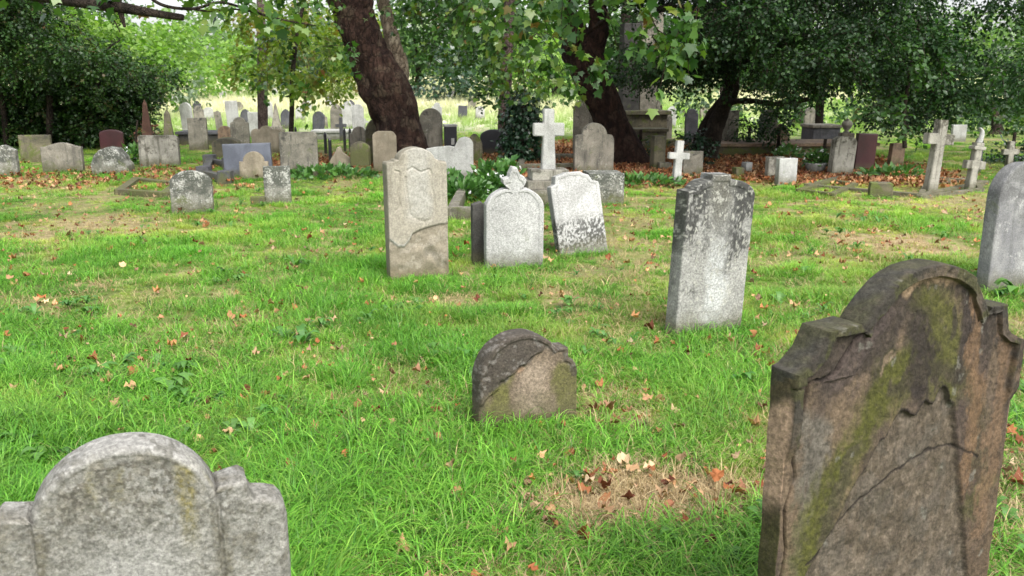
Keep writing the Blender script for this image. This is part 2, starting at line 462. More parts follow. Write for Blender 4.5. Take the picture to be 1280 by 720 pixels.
def slab(name, outline, t, mat, parent=None, relief=None, paint=None, nk=90, nr=8, bev=.010, wob=.002, face=.0012, seed=0, tback=1.0):
    o2 = np.asarray(outline, float)
    seg = np.hypot(*np.diff(o2, axis=0).T); cum = np.concatenate([[0], np.cumsum(seg)])
    ts = np.union1d(np.linspace(0, cum[-1], nk), cum)
    ts = ts[np.concatenate([[True], np.diff(ts) > 1e-5])]
    ox, oz = np.interp(ts, cum, o2[:, 0]), np.interp(ts, cum, o2[:, 1])
    K = len(ts); kk = np.arange(K)
    wob_n = (fbm(ox * 14 + seed, oz * 14, seed * 3.3, 3, 4) - .5) * 2 * wob
    hh = oz.max(); w = ox.max() - ox.min(); sp = min(hh - w * .42, hh * .72)
    f = np.clip(np.minimum(kk, K - 1 - kk) / (K / 2) / .62, 0, 1)
    cz = -.15 + (sp + .15) * f; cxs = np.zeros(K)
    dist = np.hypot(ox - cxs, oz - cz) + 1e-6
    dx, dz = (cxs - ox) / dist, (cz - oz) / dist
    def ring(d, y, wsc=1.0):
        return np.stack([ox + dx * (d + wob_n * wsc), np.full(K, 0.0) + y, oz + dz * (d + wob_n * wsc)], -1)
    rows = []; dd = []; fr = []
    s_in = np.linspace(0, 1, nr + 1)[1:] ** 1.15
    def interior(s, y, front):
        d = bev + s * (dist - bev)
        p = np.stack([ox + dx * d + dx * wob_n * (1 - s), np.full(K, y), oz + dz * d + dz * wob_n * (1 - s)], -1)
        return p, d
    nb = max(2, nr // 3)
    for s in np.linspace(0, 1, nb + 1)[1:][::-1]:
        p, d = interior(s, t / 2, False); rows.append(p); dd.append(d); fr.append(-1)
    for a in (90, 60, 30, 0):
        rows.append(ring(bev * (1 - math.cos(R(a))), t / 2 - bev + bev * math.sin(R(a)))); dd.append(np.zeros(K)); fr.append(0)
    m = max(2, int(t / .03))
    for i in range(1, m):
        y = t / 2 - bev - (t - 2 * bev) * i / m
        e = (fbm(ox * 20, oz * 20, y * 20 + seed, 9, 3) - .5) * .006
        p = ring(0, y); p[:, 0] += dx * e; p[:, 2] += dz * e
        rows.append(p); dd.append(np.zeros(K)); fr.append(0)
    for a in (0, 30, 60, 90):
        rows.append(ring(bev * (1 - math.cos(R(a))), -t / 2 + bev - bev * math.sin(R(a)))); dd.append(np.zeros(K) + (bev * .99 if a == 90 else 0)); fr.append(0 if a < 60 else 1)
    for s in s_in:
        p, d = interior(s, -t / 2, True); rows.append(p); dd.append(d); fr.append(1)
    Rr = len(rows); V = np.array(rows); D = np.array(dd); FR = np.array(fr)
    for i in range(Rr):
        if FR[i] == 1:
            x, z = V[i, :, 0], V[i, :, 2]
            r = (fbm(x * 9 + seed * 5, z * 9, seed, 13, 4) - .5) * 2 * face
            if relief is not None: r = r + relief(x, z, D[i])
            V[i, :, 1] -= r
        elif FR[i] == -1:
            x, z = V[i, :, 0], V[i, :, 2]; V[i, :, 1] += (fbm(x * 9, z * 9, seed + 4, 14, 3) - .5) * 2 * face
    idx = np.arange(Rr * K).reshape(Rr, K)
    half = np.minimum(kk, K - 1 - kk)
    idx[0] = idx[0][half]; idx[-1] = idx[-1][half]
    Fq = np.stack([idx[:-1, :-1], idx[1:, :-1], idx[1:, 1:], idx[:-1, 1:]], -1).reshape(-1, 4)
    me = np_mesh(name, V.reshape(-1, 3), Fq)
    if paint is not None:
        ys = (V[..., 1] * (FR == 0)[:, None]).ravel()
        rgb, msk = paint(V[..., 0].ravel() + ys * .8, V[..., 2].ravel() + ys * .6, np.repeat(FR, K), D.ravel())
        attr(me, 'paint', np.concatenate([rgb, np.ones((len(rgb), 1))], 1), 'FLOAT_COLOR'); attr(me, 'pmask', msk)
    return link(name, me, mat, parent, smooth=True)

# ---------------------------------------------------------------- stone kinds
M = {}
M['grey'] = stone_mat('grey_limestone', (0.13, 0.122, 0.10), (0.24, 0.22, 0.18), .45, (0.33, 0.32, 0.27), .6, moss=.25, top=.3)
M['buff'] = stone_mat('buff_sandstone', (0.18, 0.155, 0.115), (0.28, 0.24, 0.18), .25, (0.36, 0.34, 0.28), .45, (0.10, .085, .06), moss=.12, top=.2, bump=.7)
M['white'] = stone_mat('weathered_marble', (0.28, 0.28, 0.265), (0.39, 0.39, 0.375), .4, (0.43, 0.43, 0.41), .35, (0.13, .14, .13), moss=.08, top=.15, bump=.7)
M['whitedark'] = stone_mat('blotched_marble', (0.42, 0.42, 0.41), (0.62, 0.62, 0.6), .5, (0.7, 0.7, 0.68), .62, (0.05, .055, .055), moss=.2, top=.9)
M['mossy'] = stone_mat('mossy_stone', (0.09, 0.083, 0.055), (0.16, 0.14, 0.095), .2, (0.3, 0.3, 0.22), .4, moss=.75, top=.4)
M['dark'] = stone_mat('dark_stone', (0.04, 0.038, 0.036), (0.07, 0.067, 0.062), .1, (0.2, 0.2, 0.18), .4, moss=.2, top=.4)
M['brown'] = stone_mat('brown_stone', (0.14, 0.09, 0.06), (0.22, 0.16, 0.11), .15, (0.3, 0.28, 0.22), .35, moss=.3, top=.4)
M['lichen'] = stone_mat('lichened_stone', (0.20, 0.195, 0.17), (0.20, 0.195, 0.165), .7, (0.36, 0.36, 0.33), .6, (0.06, .065, .055), moss=.3, top=.6)
M['streak'] = stone_mat('streaked_limestone', (0.22, 0.21, 0.18), (0.33, 0.315, 0.27), .2, (0.4, 0.4, 0.36), .9, (0.07, .065, .05), moss=.1, top=.4)
M['maroon'] = stone_mat('maroon_granite', (0.032, 0.006, 0.009), (0.048, 0.009, 0.013), .0, (0.12, 0.04, 0.04), .1, moss=.0, top=.1, rough=.35, bump=.1)
M['blue'] = stone_mat('blue_granite', (0.075, 0.083, 0.105), (0.11, 0.12, 0.15), .2, (0.15, 0.16, 0.19), .2, (0.07, .075, .10), moss=.0, top=.1, rough=.55, bump=.2)
M['black'] = stone_mat('black_granite', (0.012, 0.012, 0.016), (0.02, 0.02, 0.026), .0, (0.05, 0.05, 0.05), .0, moss=.0, top=.1, rough=.3, bump=.1)
M['obelisk'] = stone_mat('red_brown_stone', (0.05, 0.025, 0.018), (0.085, 0.045, 0.03), .1, (0.25, 0.2, 0.15), .3, moss=.3, top=.2)
M['slate'] = stone_mat('slate', (0.06, 0.062, 0.07), (0.10, 0.10, 0.11), .2, (0.2, 0.2, 0.2), .3, moss=.2, top=.4)

def spot(xl, xr, yb, yt, t=.1, rot=18, Y=None):
    """where and how big a stone stands: edges and height measured on the photo, yaw in degrees"""
    xc = (xl + xr) / 2
    g = onz(xc, yb + 2) if Y is None else aty(xc, yb, Y)
    if Y is not None: g.z = float(hgt(g.x, g.y)) if g.z < 0.3 else g.z
    D = g.y
    az = math.atan2(g.x, g.y); ph = R(rot) + az
    vis = (xr - xl) * (cp_ * D + sp_ * EYE) / FPX
    w = max(.12, (vis * math.cos(az) - t * abs(math.sin(ph))) / max(.4, math.cos(ph)))
    h = aty(xc, yt, D + t * .3).z - (0 if Y is None else g.z)
    back = Vector((-math.sin(R(rot)), math.cos(R(rot)), 0)) * t / 2
    g = g + back
    g.z = float(hgt(g.x, g.y)) if Y is None else g.z
    return g, w, h
FOOT = []      # footprints, so no grass grows through
def stone(kind, xl, xr, yb, yt, mat, label, t=.1, rot=18, lean=0, pitch=0, name='headstone', cat='headstone', group=None, Y=None, nk=70, nr=7, seed=None, **kw):
    g, w, h = spot(xl, xr, yb, yt, t, rot, Y)
    seed = len(FOOT) + 1 if seed is None else seed
    o = slab(name, ol(kind, w, h), t, M[mat] if isinstance(mat, str) else mat, nk=nk, nr=nr, seed=seed, **kw)
    o.location = g; o.rotation_euler = (R(pitch), R(lean), R(rot))
    FOOT.append((g.x, g.y, w / 2, t / 2, R(rot)))
    return tag(o, label, cat, group)

# ================================================================ the large stones
# -- big brown stone at the right
def pl_dist(x, z, pts):
    d = np.full(np.shape(x), 9.0)
    for (x0, z0), (x1, z1) in zip(pts[:-1], pts[1:]):
        vx, vz = x1 - x0, z1 - z0; L2 = vx * vx + vz * vz + 1e-9
        k = np.clip(((x - x0) * vx + (z - z0) * vz) / L2, 0, 1)
        d = np.minimum(d, np.hypot(x - x0 - k * vx, z - z0 - k * vz))
    return d
BR_A = onz(989, 474, .95); BR_B = onz(1277, 412, .95)
BR_W = (BR_B - BR_A).length; BR_ROT = math.atan2(BR_B.y - BR_A.y, BR_B.x - BR_A.x)
BR_C = (BR_A + BR_B) / 2; BR_H = aty(1160, 326, BR_C.y + .03).z
def br_uv(x, z): return x / BR_W + .5, (BR_H - z) / .72
def br_flake(a, b, x, z):
    jag = np.interp(a, [.40, .44, .455, .50, .52, .565, .60, .635, .655, .68, .70, .74], [.60, .535, .515, .53, .545, .50, .515, .455, .47, .52, .535, .62]) + .02 * (fbm(a * 60, 3.0, 0, 5, 3) - .5)
    left = .44 - (b - .5) * .62 + .05 * (fbm(b * 9, 1.0, 0, 6, 3) - .5)
    right = .70 + (b - .5) * .25
    return sstep(0, .006, b - jag) * sstep(0, .010, a - left) * sstep(0, .02, right - a)
BR_CR1 = [(.0, .34), (.09, .335), (.155, .31), (.22, .22), (.30, .155), (.38, .11)]
BR_CR2 = [(.055, .34), (.05, .42), (.045, .50), (.035, .58), (.045, .66), (.02, .75), (.03, .9), (.0, 1.1), (.01, 1.4)]
BR_CR3 = [(.12, 1.0), (.2, .92), (.34, .80), (.5, .74), (.62, .70), (.72, .71), (.86, .78)]
BR_CR4 = [(.80, .28), (.83, .22), (.84, .17), (.80, .10)]
def br_relief(x, z, d):
    a, b = br_uv(x, z)
    nz = fbm(x * 12, z * 12, 0, 77, 4)
    rim = sstep(.036, .030, d) * sstep(.60, .52, b) * .016
    chips = sstep(.55, .62, fbm(x * 7, z * 7, 2, 78, 3)) * sstep(.05, .02, d) * .012
    r = rim - chips * sstep(.55, .45, b)
    r = r - .012 * br_flake(a, b, x, z)
    sx, sz = a, b
    for pts, wd, dp in ((BR_CR1, .007, .012), (BR_CR2, .007, .014), (BR_CR3, .0035, .003), (BR_CR4, .005, .008)):
        dd = pl_dist(sx + .012 * (nz - .5) * 2, sz + .02 * (fbm(x * 20, z * 20, 0, 79, 3) - .5) * 2, pts)
        r = r - dp * sstep(wd, wd * .3, dd)
    # the sheet left of the first crack stands a little proud
    r = r + .006 * sstep(0, .01, pl_dist(sx, sz, BR_CR1)) * ((b < .34) & (a < .36) & (b < .62 - 1.2 * a))
    r = r + .004 * (fbm(x * 5, z * 3, 1, 80, 5) - .5) * 2 + .0016 * (fbm(x * 90, z * 70, 1, 82, 3) - .5) * 2 + .0035 * (fbm(x * 28, z * 28, 1, 81, 4) - .5) * 2 * (.4 + .8 * br_flake(a, b, x, z))
    return r
def br_paint(x, z, fr, d):
    a, b = br_uv(x, z); nz = fbm(x * 8, z * 5, 0, 90, 5); nf = fbm(x * 24, z * 18, 0, 94, 4)
    rgb = np.zeros((len(x), 3)) + (.135, .098, .080); m = np.full(len(x), .97)
    def put(c, k):
        nonlocal rgb
        k = np.clip(k, 0, 1)[:, None]; rgb = rgb * (1 - k) + np.array(c) * k
    j = (nz - .5) * .16 + (fbm(x * 70, z * 45, 0, 97, 3) - .5) * .07
    streak = fbm(x * 16 + 3, z * 1.6, 0, 95, 4)
    put((.24, .17, .12), sstep(.46, .60, streak) * .8)
    put((.085, .060, .058), sstep(.52, .66, fbm(x * 9 + 8, z * 1.5 + x * 1.5, 0, 96, 4)) * .75)
    def band(pts, w0, c, k=1.0):
        put(c, k * sstep(w0, w0 * .25, pl_dist(a + j, b + j * .6, pts)))
    put((.05, .040, .036), sstep(.50, .30, b + j * 1.5) * sstep(.46, .56, nz + .05) * .85)
    put((.045, .036, .032), sstep(.085, .035, d + j * .12) * (b < .45) * .85)
    put((.17, .115, .075), sstep(.70, .95, a + j) * sstep(.5, .9, b) * .6)
    band([(.18, .36), (.26, .26), (.36, .17)], .06, (.115, .085, .088), .6)
    band([(.10, .50), (.12, .80), (.08, 1.0)], .07, (.20, .18, .165), .85)
    band([(.46, .36), (.34, .50), (.24, .66), (.16, .84), (.10, 1.1)], .14, (.108, .112, .020), 1.0)
    band([(.56, .18), (.60, .34), (.66, .46)], .13, (.108, .110, .024), .95)
    band([(.72, .40), (.84, .62), (.86, .8)], .06, (.10, .085, .04), .5)
    band([(.34, 1.0), (.46, .93), (.55, .98)], .07, (.10, .10, .028), .8)
    band([(.82, 1.0), (.92, .9)], .07, (.10, .10, .028), .7)
    band([(.50, .20), (.52, .34), (.54, .46)], .07, (.036, .027, .026), .95)
    band([(.70, .10), (.72, .3), (.70, .42)], .07, (.05, .038, .036), .85)
    band([(.28, .62), (.24, .8), (.16, 1.0)], .06, (.07, .055, .05), .6)
    band([(.62, .16), (.60, .24)], .03, (.05, .04, .035), .8)
    band([(.76, .12), (.78, .40), (.82, .70), (.78, .9)], .05, (.25, .15, .09), .8)
    band([(.93, .30), (.93, .7), (.9, 1.1)], .05, (.25, .155, .10), .75)
    band([(.40, .30), (.36, .36)], .018, (.33, .24, .18), .9)
    band([(.44, .085), (.56, .06), (.64, .065)], .04, (.46, .32, .22), .95)
    band([(.44, .44), (.50, .40), (.60, .38), (.70, .44)], .05, (.05, .04, .03), .75)
    put((.19, .155, .13), br_flake(a, b, x, z) * .9)
    put((.13, .10, .075), br_flake(a, b, x, z) * sstep(.45, .62, fbm(x * 7, z * 4, 0, 99, 4)) * .8)
    put((.30, .24, .20), br_flake(a, b, x, z) * sstep(.5, .62, fbm(x * 70, z * 36, 0, 98, 4)) * .4)
    put((.14, .12, .105), br_flake(a, b, x, z) * sstep(.5, .62, nf) * .6)
    e = br_flake(a - .0, b + .012, x, z) * (1 - br_flake(a, b, x, z)); put((.03, .022, .02), e * .9)
    for pts in (BR_CR1, BR_CR2, BR_CR3, BR_CR4): put((.028, .022, .018), sstep(.0055, .002, pl_dist(a + .012 * (fbm(x * 12, z * 12, 0, 77, 4) - .5) * 2, b + .02 * (fbm(x * 20, z * 20, 0, 79, 3) - .5) * 2, pts)))
    rimk = sstep(.04, .025, d) * sstep(.58, .50, b)
    put((.060, .055, .048), rimk * .8 * sstep(.36, .5, nz)); put((.085, .088, .03), rimk * sstep(.52, .6, nf) * .7)
    put((.30, .29, .27), sstep(.78, .80, nf) * .5)
    side = (fr == 0) & (b > .33); top = (fr == 0) & (b <= .33)
    k = side.astype(float); put((.62, .43, .33), k * sstep(.38, .42, b) * sstep(.80, .70, b) * .95); put((.085, .080, .03), k * sstep(.72, .85, b))
    put((.105, .085, .05), k * sstep(.42, .36, b))
    put((.075, .072, .066), top.astype(float) * .95); put((.09, .09, .04), top * sstep(.5, .6, nz) * .6)
    return np.clip(rgb * (.45, .455, .41), 0, 1), m
mb = stone_mat('flaking_brown_sandstone', (0.14, 0.10, 0.08), (0.2, 0.15, 0.12), .0, (0.18, 0.17, 0.14), .25, (0.035, .03, .028), moss=.25, top=.3, painted=True, bump=1.5, grain=.22)
def br_outline(w, h):
    W = w / 2
    L = [(-W, h - .208), (-W * .96, h - .203), (-W * .91, h - .187), (-W * .86, h - .165), (-W * .825, h - .14), (-W * .80, h - .118), (-W * .56, h - .114)]
    A = arc(W * .04, h - .27, W * .655, .27, 149, 24, 60)
    Rr = [(W * .655, h - .150), (W * .66, h - .140), (W * .81, h - .142), (W * .82, h - .17), (W * .85, h - .21), (W * .92, h - .235), (W, h - .245)]
    return np.array([(-W, -.15)] + L + A + Rr + [(W, -.15)])
o = slab('headstone', br_outline(BR_W, BR_H), .062, mb, relief=br_relief, paint=br_paint, nk=820, nr=190, bev=.005, wob=.006, seed=4)
dn = Vector((-math.sin(BR_ROT), math.cos(BR_ROT), 0)) * .031
o.location = (BR_C.x + dn.x, BR_C.y + dn.y, 0); o.rotation_euler = (0, 0, BR_ROT)
tag(o, 'large brown flaking sandstone headstone with green moss streaks and a cracked arched top', 'headstone')
FOOT.append((o.location.x, o.location.y, BR_W / 2, .07, BR_ROT))

# -- pale speckled stone at the lower left
FL_Z = .80
a_ = onz(35, 632, FL_Z); b_ = onz(268, 594, FL_Z); e_ = onz(352, 632, FL_Z - .035)
FL_ROT = math.atan2(b_.y - a_.y, b_.x - a_.x); FL_C = (a_ + b_) / 2; FL_R = (b_ - a_).length / 2
FL_W = 2 * (FL_R + (Vector((e_.x, e_.y)) - Vector((b_.x, b_.y))).length * .86)
FL_H = aty(160, 546, FL_C.y + .01).z - .02
def fl_outline(w, h):
    W = w / 2; r = FL_R; zb = h - .118
    Rr = [(r * 1.01, zb - .012), (r * 1.05, zb - .002), (r * 1.32, zb + .006), (r * 1.38, zb - .002), (r * 1.41, zb - .028), (r * 1.46, zb - .042), (W * .88, zb - .048), (W * .95, zb - .056), (W * .985, zb - .07), (W, zb - .095)]
    cz = h - (r * r + .118 ** 2) / (2 * .118); rr = h - cz
    a0 = math.degrees(math.atan2(zb - .008 - cz, r))
    return np.array([(-W, -.15)] + [(-x, z) for x, z in Rr[::-1]] + arc(0, cz, rr, rr, 180 - a0, a0, 50) + Rr + [(W, -.15)])
def fl_relief(x, z, d):
    r = FL_R
    g = sstep(.020, .008, d) * .004 * (np.abs(x) < r * 1.0) * (z > FL_H - .2)
    g = g - .006 * sstep(.006, .002, np.abs(np.abs(x) - r * 1.02)) * (z < FL_H - .13)
    return g + .0022 * (fbm(x * 60, z * 60, 0, 101, 3) - .5) * 2 + .002 * (fbm(x * 14, z * 14, 0, 102, 4) - .5) * 2
def fl_paint(x, z, fr, d):
    nz = fbm(x * 22, z * 14, 0, 110, 4); nf = fbm(x * 150, z * 150, 0, 111, 3)
    rgb = np.zeros((len(x), 3)) + (.26, .255, .235); m = np.full(len(x), .6)
    def put(c, k):
        nonlocal rgb
        k = np.clip(k, 0, 1)[:, None]; rgb = rgb * (1 - k) + np.array(c) * k
    r = FL_R; b = FL_H - z
    put((.20, .185, .145), sstep(.46, .60, nz) * sstep(.30, .05, b) * .75)
    put((.10, .09, .07), sstep(.48, .56, nf) * sstep(.28, .04, b) * sstep(.026, .036, d) * .9)
    put((.15, .14, .12), sstep(.62, .68, nf) * .7)
    j = (nz - .5) * .02
    put((.17, .145, .035), sstep(.028, .010, np.abs(x - r * .66 + j)) * sstep(.04, .07, b) * sstep(.27, .15, b) * .9)
    put((.22, .20, .10), sstep(.018, .006, np.abs(x + r * .08 + j)) * sstep(.03, .05, b) * sstep(.13, .09, b) * .6)
    put((.22, .20, .10), sstep(.018, .006, np.abs(x + r * .34 + j)) * sstep(.03, .05, b) * sstep(.12, .09, b) * .5)
    put((.13, .115, .075), sstep(.02, .006, np.abs(x + r * .96 + j)) * sstep(.12, .17, b) * .8)
    put((.14, .13, .10), sstep(.05, .0, np.abs(x - r * 1.15 + j)) * sstep(.5, .6, nz) * .8)
    put((.38, .38, .37), ((fr == 0) | (d < .010)) * sstep(.14, .1, b) * .8)
    put((.36, .36, .355), sstep(.12, .28, b + (nz - .5) * .15) * sstep(r * .9, r * .2, np.abs(x)) * .7)
    put((.085, .08, .06), sstep(.54, .60, fbm(x * 60, z * 45, 0, 113, 4)) * sstep(.30, .10, b) * .65)
    put((.10, .09, .06), sstep(.46, .6, nz) * sstep(.03, .0, np.abs(np.abs(x) - r * 1.03)) * .8)
    put((.12, .11, .08), sstep(.5, .58, nz) * sstep(r * 1.1, r * 1.4, np.abs(x)) * .7)
    rgb *= (.66, .65, .63)
    return rgb, m + .25 * (nf > .5)
mf = stone_mat('speckled_pale_stone', (0.24, 0.235, 0.215), (0.27, 0.265, 0.245), .4, (0.34, 0.34, 0.325), .35, (0.10, .095, .08), moss=.05, top=.5, painted=True, bump=1.2, grain=.32)
o = slab('headstone', fl_outline(FL_W, FL_H), .10, mf, relief=fl_relief, paint=fl_paint, nk=640, nr=150, bev=.018, wob=.0025, seed=9)
dn = Vector((-math.sin(FL_ROT), math.cos(FL_ROT), 0)) * .05
o.location = (FL_C.x + dn.x, FL_C.y + dn.y, 0); o.rotation_euler = (0, 0, FL_ROT)
tag(o, 'pale grey speckled headstone with round arched top, stepped shoulders and ochre moss streak', 'headstone')
FOOT.append((o.location.x, o.location.y, FL_W / 2, .06, FL_ROT))

# -- small dark low stone in the middle of the lawn
def sm_paintf(w, h):
    def f(x, z, fr, d):
        u, v = x / w, z / h; nz = fbm(x * 16, z * 12, 0, 120, 4); nf = fbm(x * 50, z * 50, 0, 121, 3); j = (nz - .5) * .25
        rgb = np.zeros((len(x), 3)) + (.155, .125, .095); m = np.full(len(x), .85)
        def put(c, k):
            nonlocal rgb
            k = np.clip(k, 0, 1)[:, None]; rgb = rgb * (1 - k) + np.array(c) * k
        put((.245, .205, .165), sstep(.20, .06, np.abs(u - .03 + j)) * sstep(.75, .6, v))
        put((.10, .105, .028), sstep(.16, .06, np.abs(u + .30 + j)) * sstep(.70, .55, v + j)); put((.095, .10, .030), sstep(.18, .08, np.abs(u - .36 + j)) * sstep(.72, .6, v))
        put((.27, .18, .12), sstep(.07, .03, np.hypot(u + .10, (v - .66) * .8) + j * .2) * .8)
        crust = np.maximum(sstep(.0, .08, (v - .60) - (u + .10) * .75 + j * .7) * sstep(.30, .10, u + j * .3), sstep(.05, .02, d + j * .02) * (v > .5) * .8)
        put((.040, .038, .036), crust * .95); put((.035, .035, .033), (fr == 0) * (v > .4) * .7 * sstep(.4, .6, nz + .1)); put((.035, .033, .028), sstep(.04, .02, d) * (u < -.3) * .8)
        put((.20, .20, .20), crust * sstep(.60, .68, nf) * .6)
        put((.13, .09, .06), sstep(.18, .1, v))
        return rgb * (.84, .80, .74), m
    return f
def sm_relief(w, h):
    def f(x, z, d):
        u, v = x / w, z / h
        flk = sstep(.0, .03, (v - .60) - (u + .10) * .75 + .25 * (fbm(x * 12, z * 12, 0, 130, 3) - .5)) * sstep(.25, .10, u)
        return .012 * flk + .006 * sstep(.03, .02, d) * (v > .6) - .006 * sstep(.012, .004, np.abs(u + .38)) * (v < .7) + .003 * (fbm(x * 25, z * 25, 0, 131, 4) - .5) * 2
    return f
ms_ = stone_mat('crusted_brown_stone', (0.15, 0.12, 0.09), (0.2, 0.16, 0.12), .15, (0.3, 0.28, 0.24), .3, (0.03, .03, .03), moss=.4, top=.3, painted=True, bump=1.2)
def sm_outline(w, h):
    W = w / 2
    s = [(-W, h * .56)] + arc(-W * .12, h * .52, W * .88, h * .48, 172, 38, 34) + [(W * .60, h * .80), (W * .64, h * .815), (W * .80, h * .815), (W * .815, h * .70), (W * .90, h * .68), (W * .97, h * .63), (W, h * .56)]
    return np.array([(-W, -.15)] + s + [(W, -.15)])
g, w, h = spot(595, 728, 533, 416, .12, 20)
o = slab('headstone', sm_outline(w, h), .12, ms_, relief=sm_relief(w, h), paint=sm_paintf(w, h), nk=260, nr=50, wob=.004, seed=12)
o.location = g; o.rotation_euler = (R(-3), R(1), R(20)); FOOT.append((g.x, g.y, w / 2, .06, R(20)))
tag(o, 'small squat round-topped headstone with black crust and moss, alone in the middle of the grass', 'headstone')

# -- tall slim pale stone with dark blotched top
def tl_paintf(w, h):
    def f(x, z, fr, d):
        u, v = x / w, z / h; nz = fbm(x * 14, z * 7, 0, 140, 4); nf = fbm(x * 55, z * 40, 0, 141, 3); j = (nz - .5)
        rgb = np.zeros((len(x), 3)) + (.42, .42, .40)
        def put(c, k):
            nonlocal rgb
            k = np.clip(k, 0, 1)[:, None]; rgb = rgb * (1 - k) + np.array(c) * k
        put((.17, .16, .12), sstep(.15, -.10, np.abs(u + .02) - .1 + j * .3) * sstep(.62, .85, v + j * .3) * .8)
        put((.62, .64, .64), sstep(.22, .08, np.abs(u - .04) + j * .2) * sstep(.75, .4, v))
        blot = sstep(.42, .56, nf * .5 + nz * .5 + .28 * sstep(.25, 1, v) - .12)
        put((.050, .050, .048), blot * sstep(.12, .6, v + j * .5) * (1 - .6 * sstep(.25, .1, np.abs(u))) * 1.0)
        put((.055, .055, .052), sstep(.05, .3, u - .12 + j * .4) * sstep(.52, .75, v + j * .5) * sstep(.4, .55, nf + .05) * .95)
        put((.055, .055, .052), sstep(.05, .2, -u - .22 + j * .3) * sstep(.6, .8, v) * sstep(.38, .5, nf) * .9)
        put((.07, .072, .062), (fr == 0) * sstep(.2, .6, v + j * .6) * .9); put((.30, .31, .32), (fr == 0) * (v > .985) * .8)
        put((.55, .55, .50), sstep(.66, .70, nf) * .8)
        put((.20, .19, .14), sstep(.10, .02, v + j * .1) * .7)
        return rgb * (.54, .535, .52), np.full(len(x), .9)
    return f
mt_ = stone_mat('blotched_pale_stone', (0.40, 0.40, 0.38), (0.5, 0.5, 0.47), .5, (0.6, 0.6, 0.57), .4, (0.05, .05, .05), moss=.1, top=.8, painted=True, bump=.9)
g, w, h = spot(837, 934, 417, 220, .13, 22)
h += .01
o = slab('headstone', ol('flattop', w, h), .13, mt_, relief=lambda x, z, d: .006 * sstep(.045, .04, d) * (z > .55 * h) + .002 * (fbm(x * 30, z * 30, 0, 150, 3) - .5), paint=tl_paintf(w, h), nk=260, nr=44, wob=.003, seed=15)
o.location = g; o.rotation_euler = (R(1), R(2.2), R(22)); FOOT.append((g.x, g.y, w / 2, .065, R(22)))
tag(o, 'tall narrow headstone with flat block on top, blotched black above and pale below', 'headstone')

# -- buff stone whose face is peeling off
def bf(w, h):
    def edge(u):  # lower edge of the sheet still on
        return np.interp(u, [-.5, -.44, -.36, -.26, -.17, -.12, .0, .2, .5], [.33, .31, .275, .27, .31, .36, .385, .41, .425])
    PAN = [(-.20, .79), (-.19, .72), (-.16, .60), (-.15, .52), (-.06, .48), (.10, .45), (.22, .47), (.28, .55), (.27, .64), (.22, .72), (.24, .80), (.20, .84), (.05, .82), (-.08, .86), (-.16, .84)]
    PNL = [(-.36, .84), (-.30, .83), (-.29, .74), (-.33, .66), (-.30, .58), (-.36, .55)]
    PNR = [(.40, .86), (.40, .58)]
    def rel(x, z, d):
        u, v = x / w, z / h
        e = v - edge(u) - .008 * (fbm(x * 30, z * 30, 0, 160, 3) - .5)
        on = sstep(0, .008, e)
        r = .016 * on
        for P_, dp in ((PAN, .006), (PNL, .006), (PNR, .004)):
            r = r - dp * sstep(.022, .008, pl_dist(u, v * h / w, [(a, b * h / w) for a, b in P_])) * on
        low = (1 - on)
        r = r + low * .010 * (fbm(x * 10, z * 13, 0, 161, 5) - .5) * 2 - low * .008 * sstep(.06, .02, pl_dist(u, v, [(.1, .20), (.2, .22), (.32, .12), (.42, .09)]))
        return r + .003 * (fbm(x * 6, z * 6, 0, 163, 3) - .5)
    def pt(x, z, fr, d):
        u, v = x / w, z / h; nz = fbm(x * 10, z * 8, 0, 164, 4); j = nz - .5
        rgb = np.zeros((len(x), 3)) + (.37, .325, .25)
        def put(c, k):
            nonlocal rgb
            k = np.clip(k, 0, 1)[:, None]; rgb = rgb * (1 - k) + np.array(c) * k
        put((.44, .42, .37), sstep(.4, .55, v) * sstep(.3, .1, np.abs(u - .03) + j * .2) * .7)
        e = v - edge(u)
        put((.23, .185, .125), sstep(.0, -.01, e) * .9); put((.40, .34, .26), sstep(.55, .65, fbm(x * 20, z * 20, 0, 165, 3)) * (e < 0) * .6)
        put((.09, .07, .05), sstep(.008, .003, np.abs(e)) * (u > -.16) * .9)
        put((.52, .50, .45), sstep(.03, .01, e) * (e > 0) * (u < -.12) * .7)
        put((.36, .24, .15), sstep(.12, .04, v + j * .1) * .7)
        put((.10, .09, .07), sstep(.035, .01, pl_dist(u, v, [(.1, .20), (.2, .22), (.32, .12)])) * .6)
        put((.14, .13, .085), (fr == 0) * .75); put((.15, .135, .10), sstep(.06, .03, d) * (u < -.2) * (v > .6) * .5)
        return rgb * (.60, .64, .69), np.full(len(x), .8)
    return rel, pt
g, w, h = spot(486, 565, 348, 183, .13, 22)
rel, pt = bf(w, h)
mbf = stone_mat('peeling_buff_sandstone', (0.33, 0.29, 0.22), (0.4, 0.35, 0.27), .0, (0.42, 0.40, 0.34), .12, (0.10, .085, .06), moss=.08, top=.1, painted=True, bump=.6, grain=.12)
def bf_outline(w, h):
    W = w / 2
    S = [(-W, h * .885), (-W * .97, h * .90), (-W * .74, h * .905), (-W * .72, h * .915)]
    return np.array([(-W, -.15)] + S + arc(0, h * .905, W * .60, h * .095, 172, 8, 30) + [(-x, z - h * .01) for x, z in S[::-1]] + [(W, -.15)])
o = slab('headstone', bf_outline(w, h), .13, mbf, relief=rel, paint=pt, nk=260, nr=54, wob=.003, seed=21)
o.location = g; o.rotation_euler = (0, R(-.5), R(22)); FOOT.append((g.x, g.y, w / 2, .065, R(22)))
tag(o, 'buff sandstone headstone with carved panel, its face split by a crack and peeling away below', 'headstone')

